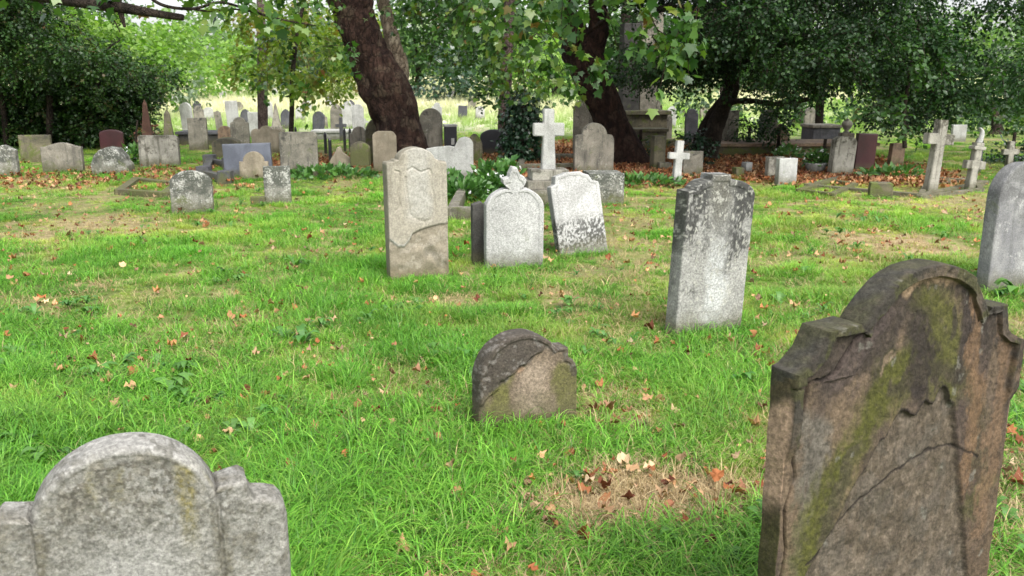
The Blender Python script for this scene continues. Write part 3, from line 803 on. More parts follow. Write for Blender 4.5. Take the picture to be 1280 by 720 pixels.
# -- white round-shouldered stone with broken finial, white leaning stone, narrow dark one, stone cut by the picture's edge
def gr_paint(c, k0=.7, lo=0, hi=1, sd=170, hot=.56):
    def mk(w, h):
        def f(x, z, fr, d):
            v = z / h; nf = fbm(x * 75, z * 60, 0, sd, 4); nz = fbm(x * 7, z * 5, 0, sd + 5, 3)
            k = sstep(hot - .06, hot + .05, nf + .10 * (nz - .5) * 2) * sstep(lo - .08, lo + .06, v) * sstep(hi + .1, hi - .05, v)
            rgb = np.zeros((len(x), 3)) + c
            return rgb, k * k0 + (fr == 0) * .35
        return f
    return mk
mw = stone_mat('white_marble_spotted', (0.28, 0.28, 0.27), (0.38, 0.38, 0.37), .4, (0.42, 0.42, 0.41), .16, (0.2, .2, .19), moss=.06, top=.1, painted=True, bump=.6, grain=.4)
g, w, h = spot(606, 681, 335, 208, .11, 12)
o = slab('headstone', ol('finial', w, h), .11, mw, relief=lambda x, z, d: .006 * sstep(.05, .04, d), paint=gr_paint((.30, .30, .29), .7, 0, .9, hot=.53)(w, h), nk=220, nr=36, seed=23)
o.location = g; o.rotation_euler = (R(2), 0, R(12)); FOOT.append((g.x, g.y, w / 2, .055, R(12)))
tag(o, 'white rounded marble headstone carrying a worn carved finial on its top', 'headstone')
g, w, h = spot(694, 760, 318, 214, .11, 20)
o = slab('headstone', ol('wavy', w, h * 1.0), .10, mw, paint=gr_paint((.07, .07, .065), .95, .08, .42, 180, .49)(w, h), relief=lambda x, z, d: .005 * sstep(.04, .03, d), nk=220, nr=36, seed=25)
o.location = g + Vector((.03, 0, 0)); o.rotation_euler = (R(-6), R(-7), R(20)); FOOT.append((g.x, g.y, w / 2, .055, R(20)))
tag(o, 'white marble headstone leaning to one side with worn cusped top and dark speckled lower half', 'headstone')
stone('slant', 590, 611, 329, 252, 'dark', 'narrow dark rough headstone half hidden behind the white finial stone', .09, 14, nk=90, nr=12, wob=.006)
g, w, h = spot(1226, 1308, 362, 203, .12, 20)
medge = stone_mat('grey_round_stone', (0.15, 0.15, 0.155), (0.24, 0.24, 0.235), .4, (0.32, 0.32, 0.31), .45, (0.07, .07, .07), moss=.15, top=.5, bump=.8)
o = slab('headstone', ol('low', w, h), .12, medge, nk=160, nr=26, wob=.004, seed=27)
o.location = g; o.rotation_euler = (R(-2), R(2.5), R(20)); FOOT.append((g.x, g.y, w / 2, .06, R(20)))
tag(o, 'grey round-topped headstone with white lichen edge, cut off behind the big brown one', 'headstone')

# ================================================================ middle distance, left
stone('low', 214, 268, 265, 213, 'lichen', 'rough round headstone blotched black and white, alone in the leafy grass', .11, 12, wob=.008, face=.005, nk=110, nr=16)
stone('square', 331, 365, 254, 208, 'lichen', 'small square-topped lichened headstone in front of the arched brown one', .09, 10, wob=.004)
stone('chip', 313, 332, 256, 246, 'mossy', 'stub of a broken stone beside the small square lichened headstone', .10, 10, name='broken_stone', cat='broken stone', wob=.006)
stone('chip', 351, 399, 219, 165, 'grey', 'wide grey-brown headstone with flat top and vertical water streaks', .12, 8)
stone('square', 281, 342, 221, 180, 'blue', 'blue-grey granite slab headstone standing at the end of a kerbed grave', .10, 8, lean=-1.5, wob=.001, face=.0004)
stone('shoulder', 300, 337, 224, 190, 'buff', 'small brown arched headstone in front of the blue-grey slab', .08, 10)
stone('low', 264, 301, 197, 173, 'mossy', 'mossy brown rounded block behind the blue-grey slab', .45, 10, wob=.006)
stone('trefoil', 315, 353, 190, 158, 'buff', 'low headstone with three rounded lobes along its top', .12, 8)
stone('ogee', 289, 313, 184, 147, 'grey', 'grey headstone with worn pointed top behind the mossy block', .12, 8)
stone('square', 236, 261, 186, 148, 'grey', 'upright grey square headstone with a black tomb behind it', .12, 8)
stone('low', 273, 291, 184, 158, 'brown', 'short dark brown arched headstone between two grey ones', .10, 8)
stone('slant', 272, 281, 172, 138, 'grey', 'slim grey headstone tilted, standing behind the short brown arched one', .10, 8, lean=-5)
stone('point', 408, 441, 216, 183, 'buff', 'low weathered headstone worn to a blunt point among green weeds', .12, 5, wob=.006)
stone('clipped', 467, 497, 213, 163, 'buff', 'grey-buff headstone with worn shoulders in front of the leaning tree trunk', .12, 10)
stone('gothic', 458, 487, 203, 146, 'mossy', 'mossy pointed-arch headstone against the leaning tree trunk', .16, 14)
stone('shoulder', 438, 462, 197, 158, 'grey', 'grey shouldered headstone behind the low mossy one near the trunk', .12, 8)
stone('bowed', 436, 462, 196, 177, 'mossy', 'low dark mossy stone leaning before a grey one near the trunk', .12, -10, Y=15.2, name='mossy_stone', cat='headstone')
stone('round', 525, 554, 196, 135, 'grey', 'tall grey round-topped headstone just right of the leaning tree trunk', .12, 5)
stone('broken', 531, 592, 224, 171, 'white', 'broken white marble headstone with one rounded shoulder left standing', .09, 4)
# left edge
stone('wave', -8, 25, 219, 181, 'lichen', 'lichened pale headstone cut by the left edge of the photo', .12, 8)
stone('square', 25, 67, 201, 169, 'mossy', 'dark flat-topped headstone in the shade under the big bush', .10, 8)
stone('wave', 52, 106, 215, 179, 'grey', 'wide grey headstone with wavy top near the dark bush', .12, 6)
stone('seg', 125, 157, 190, 162, 'maroon', 'polished maroon granite headstone under the dark bush', .10, 10, wob=.0005, face=.0003)
stone('rock', 110, 166, 218, 185, 'lichen', 'broad boulder-like lichened stone with moss beside the wide grey headstone', .35, 5, wob=.012, face=.015, name='lichened_boulder', cat='stone', nk=120, nr=20)
stone('chip', 174, 226, 207, 170, 'streak', 'wide square streaked grey headstone in front of two small obelisks', .14, 8)
# middle
stone('cavetto', 717, 768, 217, 154, 'grey', 'grey-buff headstone with cusped shoulders right of the big white cross', .12, 10)
stone('low', 600, 634, 193, 162, 'black', 'black polished headstone with curved top near the ivy-covered stump', .10, -4, wob=.0005, face=.0002)
stone('bowed', 583, 603, 193, 167, 'mossy', 'mossy low headstone beside the curved black one', .12, 0, Y=17.5)
stone('square', 814, 834, 212, 170, 'mossy', 'olive mossy square post of stone behind the small white cross', .22, 12, name='stone_post', cat='stone post')
stone('chip', 823, 841, 213, 203, 'grey', 'low grey stone block left of the small white cross', .14, 8, name='stone_block', cat='stone block')
stone('square', 853, 878, 220, 189, 'grey', 'plain pale square headstone behind the small white cross', .08, -8)
stone('square', 899, 923, 190, 138, 'grey', 'tall plain square-topped stone at the foot of the forked trunk', .16, 6)
stone('round', 948, 971, 189, 137, 'grey', 'tall greyish round-topped headstone among dark leaves', .14, 6)
stone('bowed', 964, 987, 191, 155, 'brown', 'short brown headstone leaning before the tall round-topped one', .12, 8)
stone('round', 716, 748, 198, 123, 'grey', 'tall mottled grey headstone behind the big white cross', .14, 6, Y=19.5)
stone('round', 824, 840, 183, 142, 'grey', 'small grey round-topped headstone far off between the trunks', .10, 5, Y=22)
stone('shoulder', 855, 872, 186, 136, 'slate', 'slim dark slate headstone far off left of the forked trunk', .10, 5, Y=21.5)
stone('clipped', 1036, 1069, 218, 170, 'streak', 'pale streaked headstone leaning in front of the maroon slab', .14, 16, lean=4)
stone('square', 1066, 1094, 213, 166, 'maroon', 'dark maroon granite slab headstone behind the pale streaked one', .10, 10, lean=2, wob=.0005, face=.0003)
stone('slant', 1110, 1131, 208, 178, 'brown', 'dark brown leaning stone beyond the maroon slab', .12, 12, lean=3)
stone('square', 957, 982, 222, 195, 'streak', 'low pink-grey stone tablet beside the whiter one', .12, 10, name='stone_tablet', cat='stone tablet')
stone('square', 970, 998, 229, 197, 'white', 'low white square stone tablet in the leaf litter', .14, 10, name='stone_tablet', cat='stone tablet')
stone('square', 930, 942, 216, 202, 'white', 'small white cube of stone in the brown leaves', .18, 12, name='stone_block', cat='stone block')
stone('chip', 917, 933, 221, 209, 'mossy', 'small mossy stone block beside the white cube', .16, 12, name='stone_block', cat='stone block', wob=.006)
stone('chip', 1085, 1117, 247, 228, 'mossy', 'dark mossy broken block at the corner of the kerbed grave', .20, -14, name='stone_block', cat='stone block', wob=.008)
stone('square', 1189, 1209, 172, 156, 'white', 'small bright white headstone far off behind the leaning stone crosses', .10, 5, Y=24)
stone('low', 1216, 1228, 218, 172, 'slate', 'slim dark headstone behind the grey cross with the carved wreath', .10, 10, Y=15.5)
# lichened box slab right of the white cross
def boxes(name, mat, items, loc, rot=0, rough=.004, label=None, cat=None, group=None, parent=None, bev=.008, kind=None):
    bm = bmesh.new()
    for it in items: add_box(bm, it[0], it[1], Euler([R(a) for a in it[2]]) if len(it) > 2 else None, bev)
    if rough: roughen(bm, rough)
    o = link(name, bm_mesh(name, bm), M[mat] if isinstance(mat, str) else mat, parent)
    o.location = loc; o.rotation_euler = (0, 0, R(rot))
    return tag(o, label, cat, group, kind)
g, w, h = spot(735, 785, 254, 216, .35, 6)
boxes('table_tomb', 'lichen', [((0, .15, h / 2 - .1), (w, .5, h + .2))], g, 6, label='low square lichened tomb block just right of the stepped white cross', cat='tomb'); FOOT.append((g.x, g.y + .15, w / 2, .25, R(6)))

# ================================================================ crosses
def cross(xl, xr, yb, yt, mat, label, arm=.64, rot=8, lean=0, pitch=0, tk=.10, shaft=.26, armh=None, base=None, Y=None, extra=None):
    """one stone cross; widths as shares of its span"""
    g, w, h = spot(xl, xr, yb, yt, tk * .5, rot, Y)
    t = empty('stone_cross', g, (R(pitch), R(lean), R(rot)))
    s = w * shaft; ah = armh or s
    z = h * arm
    bm = bmesh.new()
    pts = [(-s * .58, -.15), (-s * .5, z - ah / 2), (-w / 2, z - ah / 2), (-w / 2, z + ah / 2), (-s * .5, z + ah / 2), (-s * .5, h), (s * .5, h), (s * .5, z + ah / 2), (w / 2, z + ah / 2), (w / 2, z - ah / 2), (s * .5, z - ah / 2), (s * .58, -.15)]
    f = bm.faces.new([bm.verts.new((x, -tk / 2, zz)) for x, zz in pts])
    r = bmesh.ops.extrude_face_region(bm, geom=[f])
    bmesh.ops.translate(bm, vec=(0, tk, 0), verts=[v for v in r['geom'] if isinstance(v, bmesh.types.BMVert)])
    bmesh.ops.recalc_face_normals(bm, faces=bm.faces)
    bmesh.ops.bevel(bm, geom=list(bm.edges), offset=.008, segments=2, affect='EDGES')
    link('cross', bm_mesh('cross', bm), M[mat], t)
    FOOT.append((g.x, g.y, s / 2, tk / 2, R(rot)))
    if extra: extra(t, g, w, h, s)
    return tag(t, label, 'cross gravestone'), g, w, h
# white cross on stepped base (its foot stands on the second step)
Yc = onz(684, 259).y + .35
g0 = onz(684, 259)
t = empty('stone_cross', (g0.x + .02, Yc, 0), (0, 0, R(8)))
tag(t, 'white marble cross standing on a stepped grey stone base', 'cross gravestone')
m_ = (cp_ * Yc + sp_ * EYE) / FPX
wb = 60 * m_
for nm, zz0, zz1, ww, mt in (('step', -.1, .22, 1.0, 'grey'), ('step', .22, .33, .88, 'grey'), ('plinth', .33, .46, .68, 'streak')):
    bm = bmesh.new(); add_box(bm, (0, 0, (zz0 + zz1) / 2), (wb * ww * 1.12, .62 * ww, zz1 - zz0), bev=.012); bmesh.ops.subdivide_edges(bm, edges=bm.edges[:], cuts=2); roughen(bm, .006)
    link(nm, bm_mesh(nm, bm), M[mt], t)
zt = aty(684, 136, Yc).z; wc = 38 * m_; sc_ = 14 * m_; za = aty(684, 161, Yc).z
bm = bmesh.new()
pts = [(-sc_ * .62, .45), (-sc_ * .5, za - .09), (-wc / 2, za - .09), (-wc / 2, za + .075), (-sc_ * .46, za + .075), (-sc_ * .46, zt), (sc_ * .46, zt), (sc_ * .46, za + .075), (wc / 2, za + .075), (wc / 2, za - .09), (sc_ * .5, za - .09), (sc_ * .62, .45)]
f = bm.faces.new([bm.verts.new((x, -.06, z)) for x, z in pts]); r = bmesh.ops.extrude_face_region(bm, geom=[f])
bmesh.ops.translate(bm, vec=(0, .12, 0), verts=[v for v in r['geom'] if isinstance(v, bmesh.types.BMVert)]); bmesh.ops.recalc_face_normals(bm, faces=bm.faces)
bmesh.ops.bevel(bm, geom=list(bm.edges), offset=.01, segments=2, affect='EDGES')
link('cross', bm_mesh('cross', bm), M['white'], t); FOOT.append((g0.x, Yc, wb * .55, .33, R(8)))
cross(832, 859, 229, 175, 'white', 'small white cross standing in the grass in front of a mossy stone post', arm=.66, shaft=.34, rot=12, lean=3, armh=.10, tk=.09)
def ledge(t, g, w, h, s):
    bm = bmesh.new(); add_box(bm, (0, -.02, h * .62 - .115), (w * 1.02, .2, .03), bev=.006); link('ledge', bm_mesh('ledge', bm), M['grey'], t)
cross(1146, 1182, 239, 149, 'streak', 'tall grey-buff stone cross leaning over beside the kerbed grave', arm=.74, shaft=.33, rot=14, lean=4, armh=.155, tk=.13)
def wreath(t, g, w, h, s):
    bm = bmesh.new()
    n = 14
    prev = None
    for i in range(n + 1):     # curled tendril rising off the top
        a = i / n; x = .01 + .02 * math.sin(a * 3.4); z = h + .01 + .22 * a; r0 = .042 * (1 - .35 * a)
        if a > .75: x -= (a - .75) * .12; z -= (a - .75) * .05
        ring = [bm.verts.new((x + r0 * math.cos(q), r0 * math.sin(q), z)) for q in [k * math.pi / 4 for k in range(8)]]
        if prev:
            for k in range(8): bm.faces.new((prev[k], prev[(k + 1) % 8], ring[(k + 1) % 8], ring[k]))
        prev = ring
    bm.faces.new(prev)
    link('carved_scroll', bm_mesh('carved_scroll', bm), M['white'], t, smooth=True)
    bm = bmesh.new(); add_box(bm, (0, 0, h * .90), (w * .62, .13, .05), bev=.01); add_box(bm, (0, 0, h * .97), (w * .40, .12, .05), bev=.01); link('collar', bm_mesh('collar', bm), M['streak'], t)
cross(1199, 1226, 238, 178, 'streak', 'grey stone cross with carved scroll rising from its top', arm=.56, shaft=.34, rot=10, lean=5, armh=.12, tk=.11, extra=wreath)
cross(1250, 1272, 209, 176, 'streak', 'small grey cross behind the round-topped stone at the right edge', arm=.62, shaft=.34, rot=8, armh=.10, tk=.09)
def small_ring(t, g, w, h, s): pass
cross(420, 434, 178, 147, 'slate', 'small dark cross far off by the black railings', arm=.66, shaft=.3, rot=4, Y=24, tk=.08)
cross(452, 461, 168, 148, 'white', 'tiny white cross far off next to the leaning trunk', arm=.66, shaft=.3, rot=4, Y=30, tk=.08)

# ================================================================ kerbed graves, tombs, obelisks
def kerb(px, mat, label, hh=.13, ww=.12, posts=False, fill=None):
    """px: four photo corners of the kerb, near-left, near-right, far-right, far-left"""
    P4 = [onz(x, y, hh) for x, y in px]; c = sum(P4, Vector()) / 4; c.z = 0
    bm = bmesh.new()
    for a, b in zip(P4, P4[1:] + P4[:1]):
        d = b - a; L = d.length
        add_box(bm, ((a.x + b.x) / 2 - c.x, (a.y + b.y) / 2 - c.y, hh / 2 - .05), (L + ww, ww, hh + .1), Euler((0, 0, math.atan2(d.y, d.x))), .01)
    if posts:
        for a in P4: add_box(bm, (a.x - c.x, a.y - c.y, hh * .7), (ww * 1.6, ww * 1.6, hh * 1.6), None, .012)
    # break coincident planes at the corners
    for i, v in enumerate(bm.verts): v.co.z += ((i * 7919) % 13) * .0004
    o = link('grave_kerb', bm_mesh('grave_kerb', bm), M[mat]); o.location = c
    return tag(o, label, 'grave kerb', 'kerbs round the graves', 'thing'), c, P4
kerb([(1010, 230), (1150, 242), (1232, 226), (1075, 214)], 'grey', 'long pale stone kerb round the grave between the streaked headstone and the leaning cross', .06, .09)
kerb([(1150, 244), (1226, 235), (1216, 222), (1160, 226)], 'streak', 'narrow stone kerb at the foot of the two leaning crosses', .05, .08)
kerb([(255, 213), (282, 219), (286, 202), (262, 198)], 'slate', 'dark and white kerb of the grave at the blue-grey slab', .14, .13, True)
kerb([(566, 258), (640, 262), (650, 226), (585, 222)], 'grey', 'brownish stone kerb round the planted grave with white flowers', .16, .12)
kerb([(150, 236), (205, 240), (222, 228), (170, 222)], 'mossy', 'broken low kerb with a loose slab by the lichened boulder', .08, .12)
kerb([(1000, 236), (1040, 241), (1068, 229), (1040, 224)], 'mossy', 'short kerb in front of the white flower pot', .07, .09)
kerb([(650, 205), (740, 204), (742, 192), (655, 193)], 'grey', 'low kerb in the leaf litter behind the big white cross', .14, .12)

def tube(bm, pts, rad, sides=10, cap=True):
    pts = [Vector(p) for p in pts]; prev = None; up = Vector((0, 1, 0.01))
    for i, p in enumerate(pts):
        d = (pts[min(i + 1, len(pts) - 1)] - pts[max(i - 1, 0)]).normalized()
        u = up - d * up.dot(d)
        if u.length < .1: u = Vector((1, 0, 0)) - d * d.x
        u.normalize(); v = d.cross(u)
        ring = [bm.verts.new(p + (u * math.cos(a) + v * math.sin(a)) * rad[i]) for a in [2 * math.pi * k / sides for k in range(sides)]]
        if prev:
            for k in range(sides): bm.faces.new((prev[k], prev[(k + 1) % sides], ring[(k + 1) % sides], ring[k]))
        elif cap: bm.faces.new(ring[::-1])
        prev = ring
    if cap: bm.faces.new(prev)
def lathe(bm, prof, n=20, c=(0, 0, 0)):
    prev = None
    for r, z in prof:
        ring = [bm.verts.new((c[0] + max(r, .001) * math.cos(2 * math.pi * k / n), c[1] + max(r, .001) * math.sin(2 * math.pi * k / n), c[2] + z)) for k in range(n)]
        if prev:
            for k in range(n): bm.faces.new((prev[k], prev[(k + 1) % n], ring[(k + 1) % n], ring[k]))
        prev = ring
def obelisk(xl, xr, yb, yt, mat, label, Y, base=1.5, rot=15, taper=.55, hb=.25):
    g = aty((xl + xr) / 2, yb, Y); g.z = float(hgt(g.x, g.y)) ; w = (xr - xl) * mpp(Y); h = aty((xl + xr) / 2, yt, Y).z - g.z
    t = empty('obelisk', g, (0, 0, R(rot)))
    bm = bmesh.new(); add_box(bm, (0, 0, h * hb * .3 - .08), (w * base * 1.3, w * base * 1.3, h * hb * .6 + .16), bev=.01); add_box(bm, (0, 0, h * hb * .8), (w * base, w * base, h * hb * .4), bev=.01); link('pedestal', bm_mesh('pedestal', bm), M[mat], t)
    bm = bmesh.new(); z0 = h * hb; z1 = h - w * .45; a, b = w / 2, w / 2 * taper
    vs = [bm.verts.new((x * a, y * a, z0)) for x, y in ((-1, -1), (1, -1), (1, 1), (-1, 1))] + [bm.verts.new((x * b, y * b, z1)) for x, y in ((-1, -1), (1, -1), (1, 1), (-1, 1))] + [bm.verts.new((0, 0, h))]
    for k in range(4): bm.faces.new((vs[k], vs[(k + 1) % 4], vs[4 + (k + 1) % 4], vs[4 + k])); bm.faces.new((vs[4 + k], vs[4 + (k + 1) % 4], vs[8]))
    link('shaft', bm_mesh('shaft', bm), M[mat], t)
    return tag(t, label, 'obelisk')
obelisk(180, 193, 190, 124, 'obelisk', 'reddish brown obelisk at the edge of the big dark bush', 18.5, 1.5, 15, .35, .3)
obelisk(206, 219, 186, 136, 'mossy', 'dark mossy obelisk behind the wide streaked headstone', 20, 1.3, 15, .5, .2)
obelisk(341, 352, 172, 128, 'grey', 'pale slender obelisk far off by the two thin trunks', 27, 1.3, 10, .3, .25)
# big monument half hidden behind the right-hand plane tree
Ym = 22.0; g = aty(796, 190, Ym); g.z = 0; k_ = mpp(Ym)
t = empty('monument', g, (0, 0, R(8)))
zz = lambda y: aty(796, y, Ym).z
boxes('base', 'mossy', [((0, 0, zz(172) / 2 - .1), (1.5, 1.5, zz(172) + .2)), ((0, 0, (zz(172) + zz(142)) / 2), (1.15, 1.15, zz(142) - zz(172)))], (0, 0, 0), parent=t, bev=.03)
boxes('shaft', 'grey', [((.22, 0, (zz(142) + zz(15)) / 2), (.52, .52, zz(15) - zz(142)))], (0, 0, 0), parent=t, bev=.02)
boxes('corner_pillar', 'dark', [((-.28, -.1, (zz(142) + zz(30)) / 2), (.42, .42, zz(30) - zz(142)))], (0, 0, 0), parent=t, bev=.02)
boxes('cornice', 'mossy', [((0, 0, zz(142) + .04), (1.3, 1.3, .10))], (0, 0, 0), parent=t, bev=.02)
tag(t, 'tall grey pillared monument on a square base behind the right-hand leaning trunk', 'monument')
# black granite things behind the broken white stone
g = onz(563, 195); gY = 18.5; g = aty(563, 180, gY); g.z = 0
t = empty('memorial_box', g, (0, 0, R(8))); ww = 15 * mpp(gY); hz = aty(563, 158, gY).z
boxes('body', 'black', [((0, 0, hz / 2), (ww, .3, hz))], (0, 0, 0), parent=t, rough=0)
boxes('cap', 'white', [((0, 0, hz + .02), (ww * 1.1, .34, .04))], (0, 0, 0), parent=t, rough=0)
boxes('plaque', 'white', [((.04, -.155, hz - .30), (ww * .25, .012, .13))], (0, 0, 0), parent=t, rough=0, bev=0)
tag(t, 'small black memorial box with white cap and plaque behind the broken white stone', 'memorial')
# dark tomb and rails beyond the left group
def tomb(px, py, Y, wpx, h, d, mat, label, rot=5, lid='grey', name='table_tomb'):
    g = aty(px, py, Y); g.z = float(hgt(g.x, g.y)); w = wpx * mpp(Y)
    t = empty(name, g, (0, 0, R(rot)))
    boxes('chest', mat, [((0, 0, h / 2 - .05), (w, d, h + .1))], (0, 0, 0), parent=t, bev=.02)
    boxes('lid', lid, [((0, 0, h + .035), (w * 1.08, d * 1.1, .07))], (0, 0, 0), parent=t, bev=.015)
    return tag(t, label, 'tomb')
tomb(262, 170, 23, 66, .26, .8, 'dark', 'dark chest tomb behind the upright grey square headstone', lid='slate')
tomb(1024, 186, 21.5, 34, .50, .7, 'slate', 'dark chest tomb under the low branches left of the urn')
tomb(975, 200, 19.5, 200, .22, 1.2, 'mossy', 'long low mossy tomb slab under the dark canopy', 3, 'brown')
tomb(430, 176, 25, 70, .18, .7, 'white', 'low white ledger tomb far off behind the black posts', 3, 'white')
tomb(805, 184, 20.6, 50, .45, .5, 'mossy', 'low mossy tomb in front of the tall pillared monument', 5, 'mossy')
# urn on a pedestal
Yu = 19.0; g = aty(1056, 190, Yu); g.z = 0; hz = aty(1056, 148, Yu).z
t = empty('urn_monument', g)
boxes('pedestal', 'grey', [((0, 0, (hz - .3) / 2), (.26, .26, hz - .3))], (0, 0, 0), parent=t)
bm = bmesh.new(); lathe(bm, [(.03, 0), (.08, .02), (.04, .05), (.10, .14), (.115, .20), (.085, .25), (.05, .27), (.03, .30), (.0, .32)], 16, (0, 0, hz - .31)); link('urn', bm_mesh('urn', bm), M['streak'], t, smooth=True)
tag(t, 'pale stone urn on a pedestal behind the streaked headstone and maroon slab', 'urn monument')
# black railing posts far left of the leaning trunk
PL = ['black iron post just left of the lowest iron post', 'lowest black iron post, left of the mossy stones by the leaning trunk', 'black iron post nearly touching the rightmost iron post', 'black iron post nearest the leaning trunk', 'black iron post just right of the very thin dark trunk', 'black iron post just left of the very thin dark trunk']
for i, (px, yb, yt) in enumerate([(407, 186, 165), (413, 196, 172), (431, 180, 160), (438, 182, 160), (370, 176, 158), (363, 172, 156)]):
    Yp = onz(px, yb + 3).y * .93; g = aty(px, yb, Yp); g.z = 0; h = aty(px, yt, Yp).z
    bm = bmesh.new(); tube(bm, [(0, 0, -.1), (0, 0, h - .05), (0, 0, h)], [.035, .032, .01], 8)
    o = link('iron_post', bm_mesh('iron_post', bm), M['black']); o.location = g
    tag(o, PL[i], 'post', 'old railing posts')
# pot with white flowers
leafy = leaf_mat('garden_leaf', [(0.03, 0.09, 0.02), (0.06, 0.15, 0.03), (0.10, 0.22, 0.05)], .3)
petal, nt, b, out = new_mat('white_petal'); b.inputs['Base Color'].default_value = (.8, .82, .8, 1); b.inputs['Roughness'].default_value = .8
def leaf_tpl(kind):
    if kind == 'simple':
        V = np.array([(0, 0, 0), (.30, .45, .05), (0, .5, -.03), (-.30, .45, .05), (0, 1, -.06)]); F = np.array([(0, 1, 2), (0, 2, 3), (1, 4, 2), (2, 4, 3)])
    elif kind == 'quad':
        V = np.array([(0, 0, 0), (.36, .5, .06), (0, 1, -.05), (-.36, .5, .06)]); F = np.array([(0, 1, 2), (0, 2, 3)])
    elif kind == 'petal':
        V = np.array([(0, -.3, 0), (.3, 0, .08), (0, .3, 0), (-.3, 0, .08)]); F = np.array([(0, 1, 2), (0, 2, 3)])
    elif kind == 'plane':      # five-lobed plane-tree leaf
        o = [(0, 0), (.16, -.06), (.46, .02), (.36, .20), (.58, .50), (.30, .50), (.20, .66), (0, 1.0), (-.20, .66), (-.30, .50), (-.58, .50), (-.36, .20), (-.46, .02), (-.16, -.06)]
        V = [(0, .38, .0)] + [(x, y, -.10 * (x * x + (y - .4) ** 2) * 2 + (.03 if abs(x) > .4 else 0)) for x, y in o]
        m = len(o); F = [(0, 1 + i, 1 + (i + 1) % m) for i in range(m)]
        V = np.array(V); F = np.array(F)
    return V, F
def leaves_mesh(name, kind, P, T, Nn, size, rnd, mat, parent, smooth=False):
    """leaf i at P with its midrib along T and its blade facing Nn"""
    tv, tf = leaf_tpl(kind)
    T = T / (np.linalg.norm(T, axis=1, keepdims=True) + 1e-9)
    X = np.cross(T, Nn); X /= (np.linalg.norm(X, axis=1, keepdims=True) + 1e-9); Z = np.cross(X, T)
    V = P[:, None] + size[:, None, None] * (tv[None, :, 0:1] * X[:, None] + tv[None, :, 1:2] * T[:, None] + tv[None, :, 2:3] * Z[:, None])
    n, k = len(P), len(tv)
    F = (tf[None] + (np.arange(n) * k)[:, None, None]).reshape(-1, 3)
    me = np_mesh(name, V.reshape(-1, 3), F); attr(me, 'rnd', np.repeat(rnd, k))
    return link(name, me, mat, parent, smooth)
def plant_ball(name, c, r, n, size, mat, label, cat, seed, flowers=0, kind='simple', fsize=.045, parent=None):
    g = np.random.default_rng(seed)
    t = empty(name, c) if parent is None else parent
    d = g.normal(size=(n, 3)); d /= np.linalg.norm(d, axis=1, keepdims=True); d[:, 2] = np.abs(d[:, 2])
    P = d * np.array(r) * (g.uniform(.25, 1, n) ** .5)[:, None] + np.array(c if parent is None else (0, 0, 0)) * 0
    T = d + g.normal(size=(n, 3)) * .5; Nn = g.normal(size=(n, 3)) * .6 + (0, -.3, 1)
    leaves_mesh('foliage', kind, P, T, Nn, size * g.uniform(.6, 1.3, n), g.uniform(size=n), mat, t)
    if flowers:
        d = g.normal(size=(flowers, 3)); d /= np.linalg.norm(d, axis=1, keepdims=True); d[:, 2] = np.abs(d[:, 2]) * .8 + .2
        Pf = np.repeat(d * np.array(r) * 1.02, 5, 0) + g.normal(size=(flowers * 5, 3)) * fsize * .3
        leaves_mesh('blossoms', 'petal', Pf, g.normal(size=Pf.shape), g.normal(size=Pf.shape) + (0, -1, 1), np.full(len(Pf), fsize) * g.uniform(.7, 1.3, len(Pf)), g.uniform(size=len(Pf)), petal, t)
    if parent is None: tag(t, label, cat)
    return t
g = onz(1019, 217)
t = empty('flower_pot', g); bm = bmesh.new(); lathe(bm, [(.0, 0), (.11, 0), (.12, .03), (.17, .10), (.18, .16), (.19, .17), (.19, .19), (.15, .19), (.0, .17)], 20)
link('pot', bm_mesh('pot', bm), M['white'], t, smooth=True); plant_ball('x', (0, 0, 0), (.24, .2, .26), 160, .10, leafy, '', '', 3, 12, parent=empty('bouquet'))
q = [o for o in bpy.data.objects if o.name == 'bouquet'][0]; q.parent = t; q.location = (0, 0, .17)
tag(t, 'white bowl-shaped pot of white flowers beside the streaked headstone', 'flower pot')
for (px, py, rr, n, fl, lab) in [(582, 250, (.42, .35, .26), 420, 6, 'green plants filling the kerbed grave left of the white finial stone'), (614, 240, (.34, .3, .42), 300, 9, 'clump of white flowers growing behind the white finial stone'), (636, 238, (.22, .25, .5), 160, 3, 'taller leafy plant beside the steps of the white cross')]:
    g = onz(px, py); plant_ball('garden_plant', g, rr, n, .13, leafy, lab, 'plant', px, fl)
for (px, py, rr, n, fl, lab) in [(985, 200, (.3, .3, .3), 160, 8, 'pale flowers behind the two low stone tablets'), (170, 205, (.3, .2, .35), 160, 10, 'small white-flowered plant at the foot of the dark bush'),
                                 (410, 222, (.9, .5, .16), 420, 0, 'patch of broad green weeds under the pointed low headstone'), (800, 232, (.7, .35, .14), 260, 0, 'low leafy weeds left of the small white cross'), (560, 238, (.2, .2, .3), 120, 0, 'weed clump at the foot of the broken white stone'),
                                 (1120, 222, (.7, .3, .16), 240, 0, 'ground ivy inside the kerb before the leaning cross')]:
    g = onz(px, py); g.z = 0; plant_ball('weed_patch', g, rr, n, .12, leafy, lab, 'weeds', px, fl)
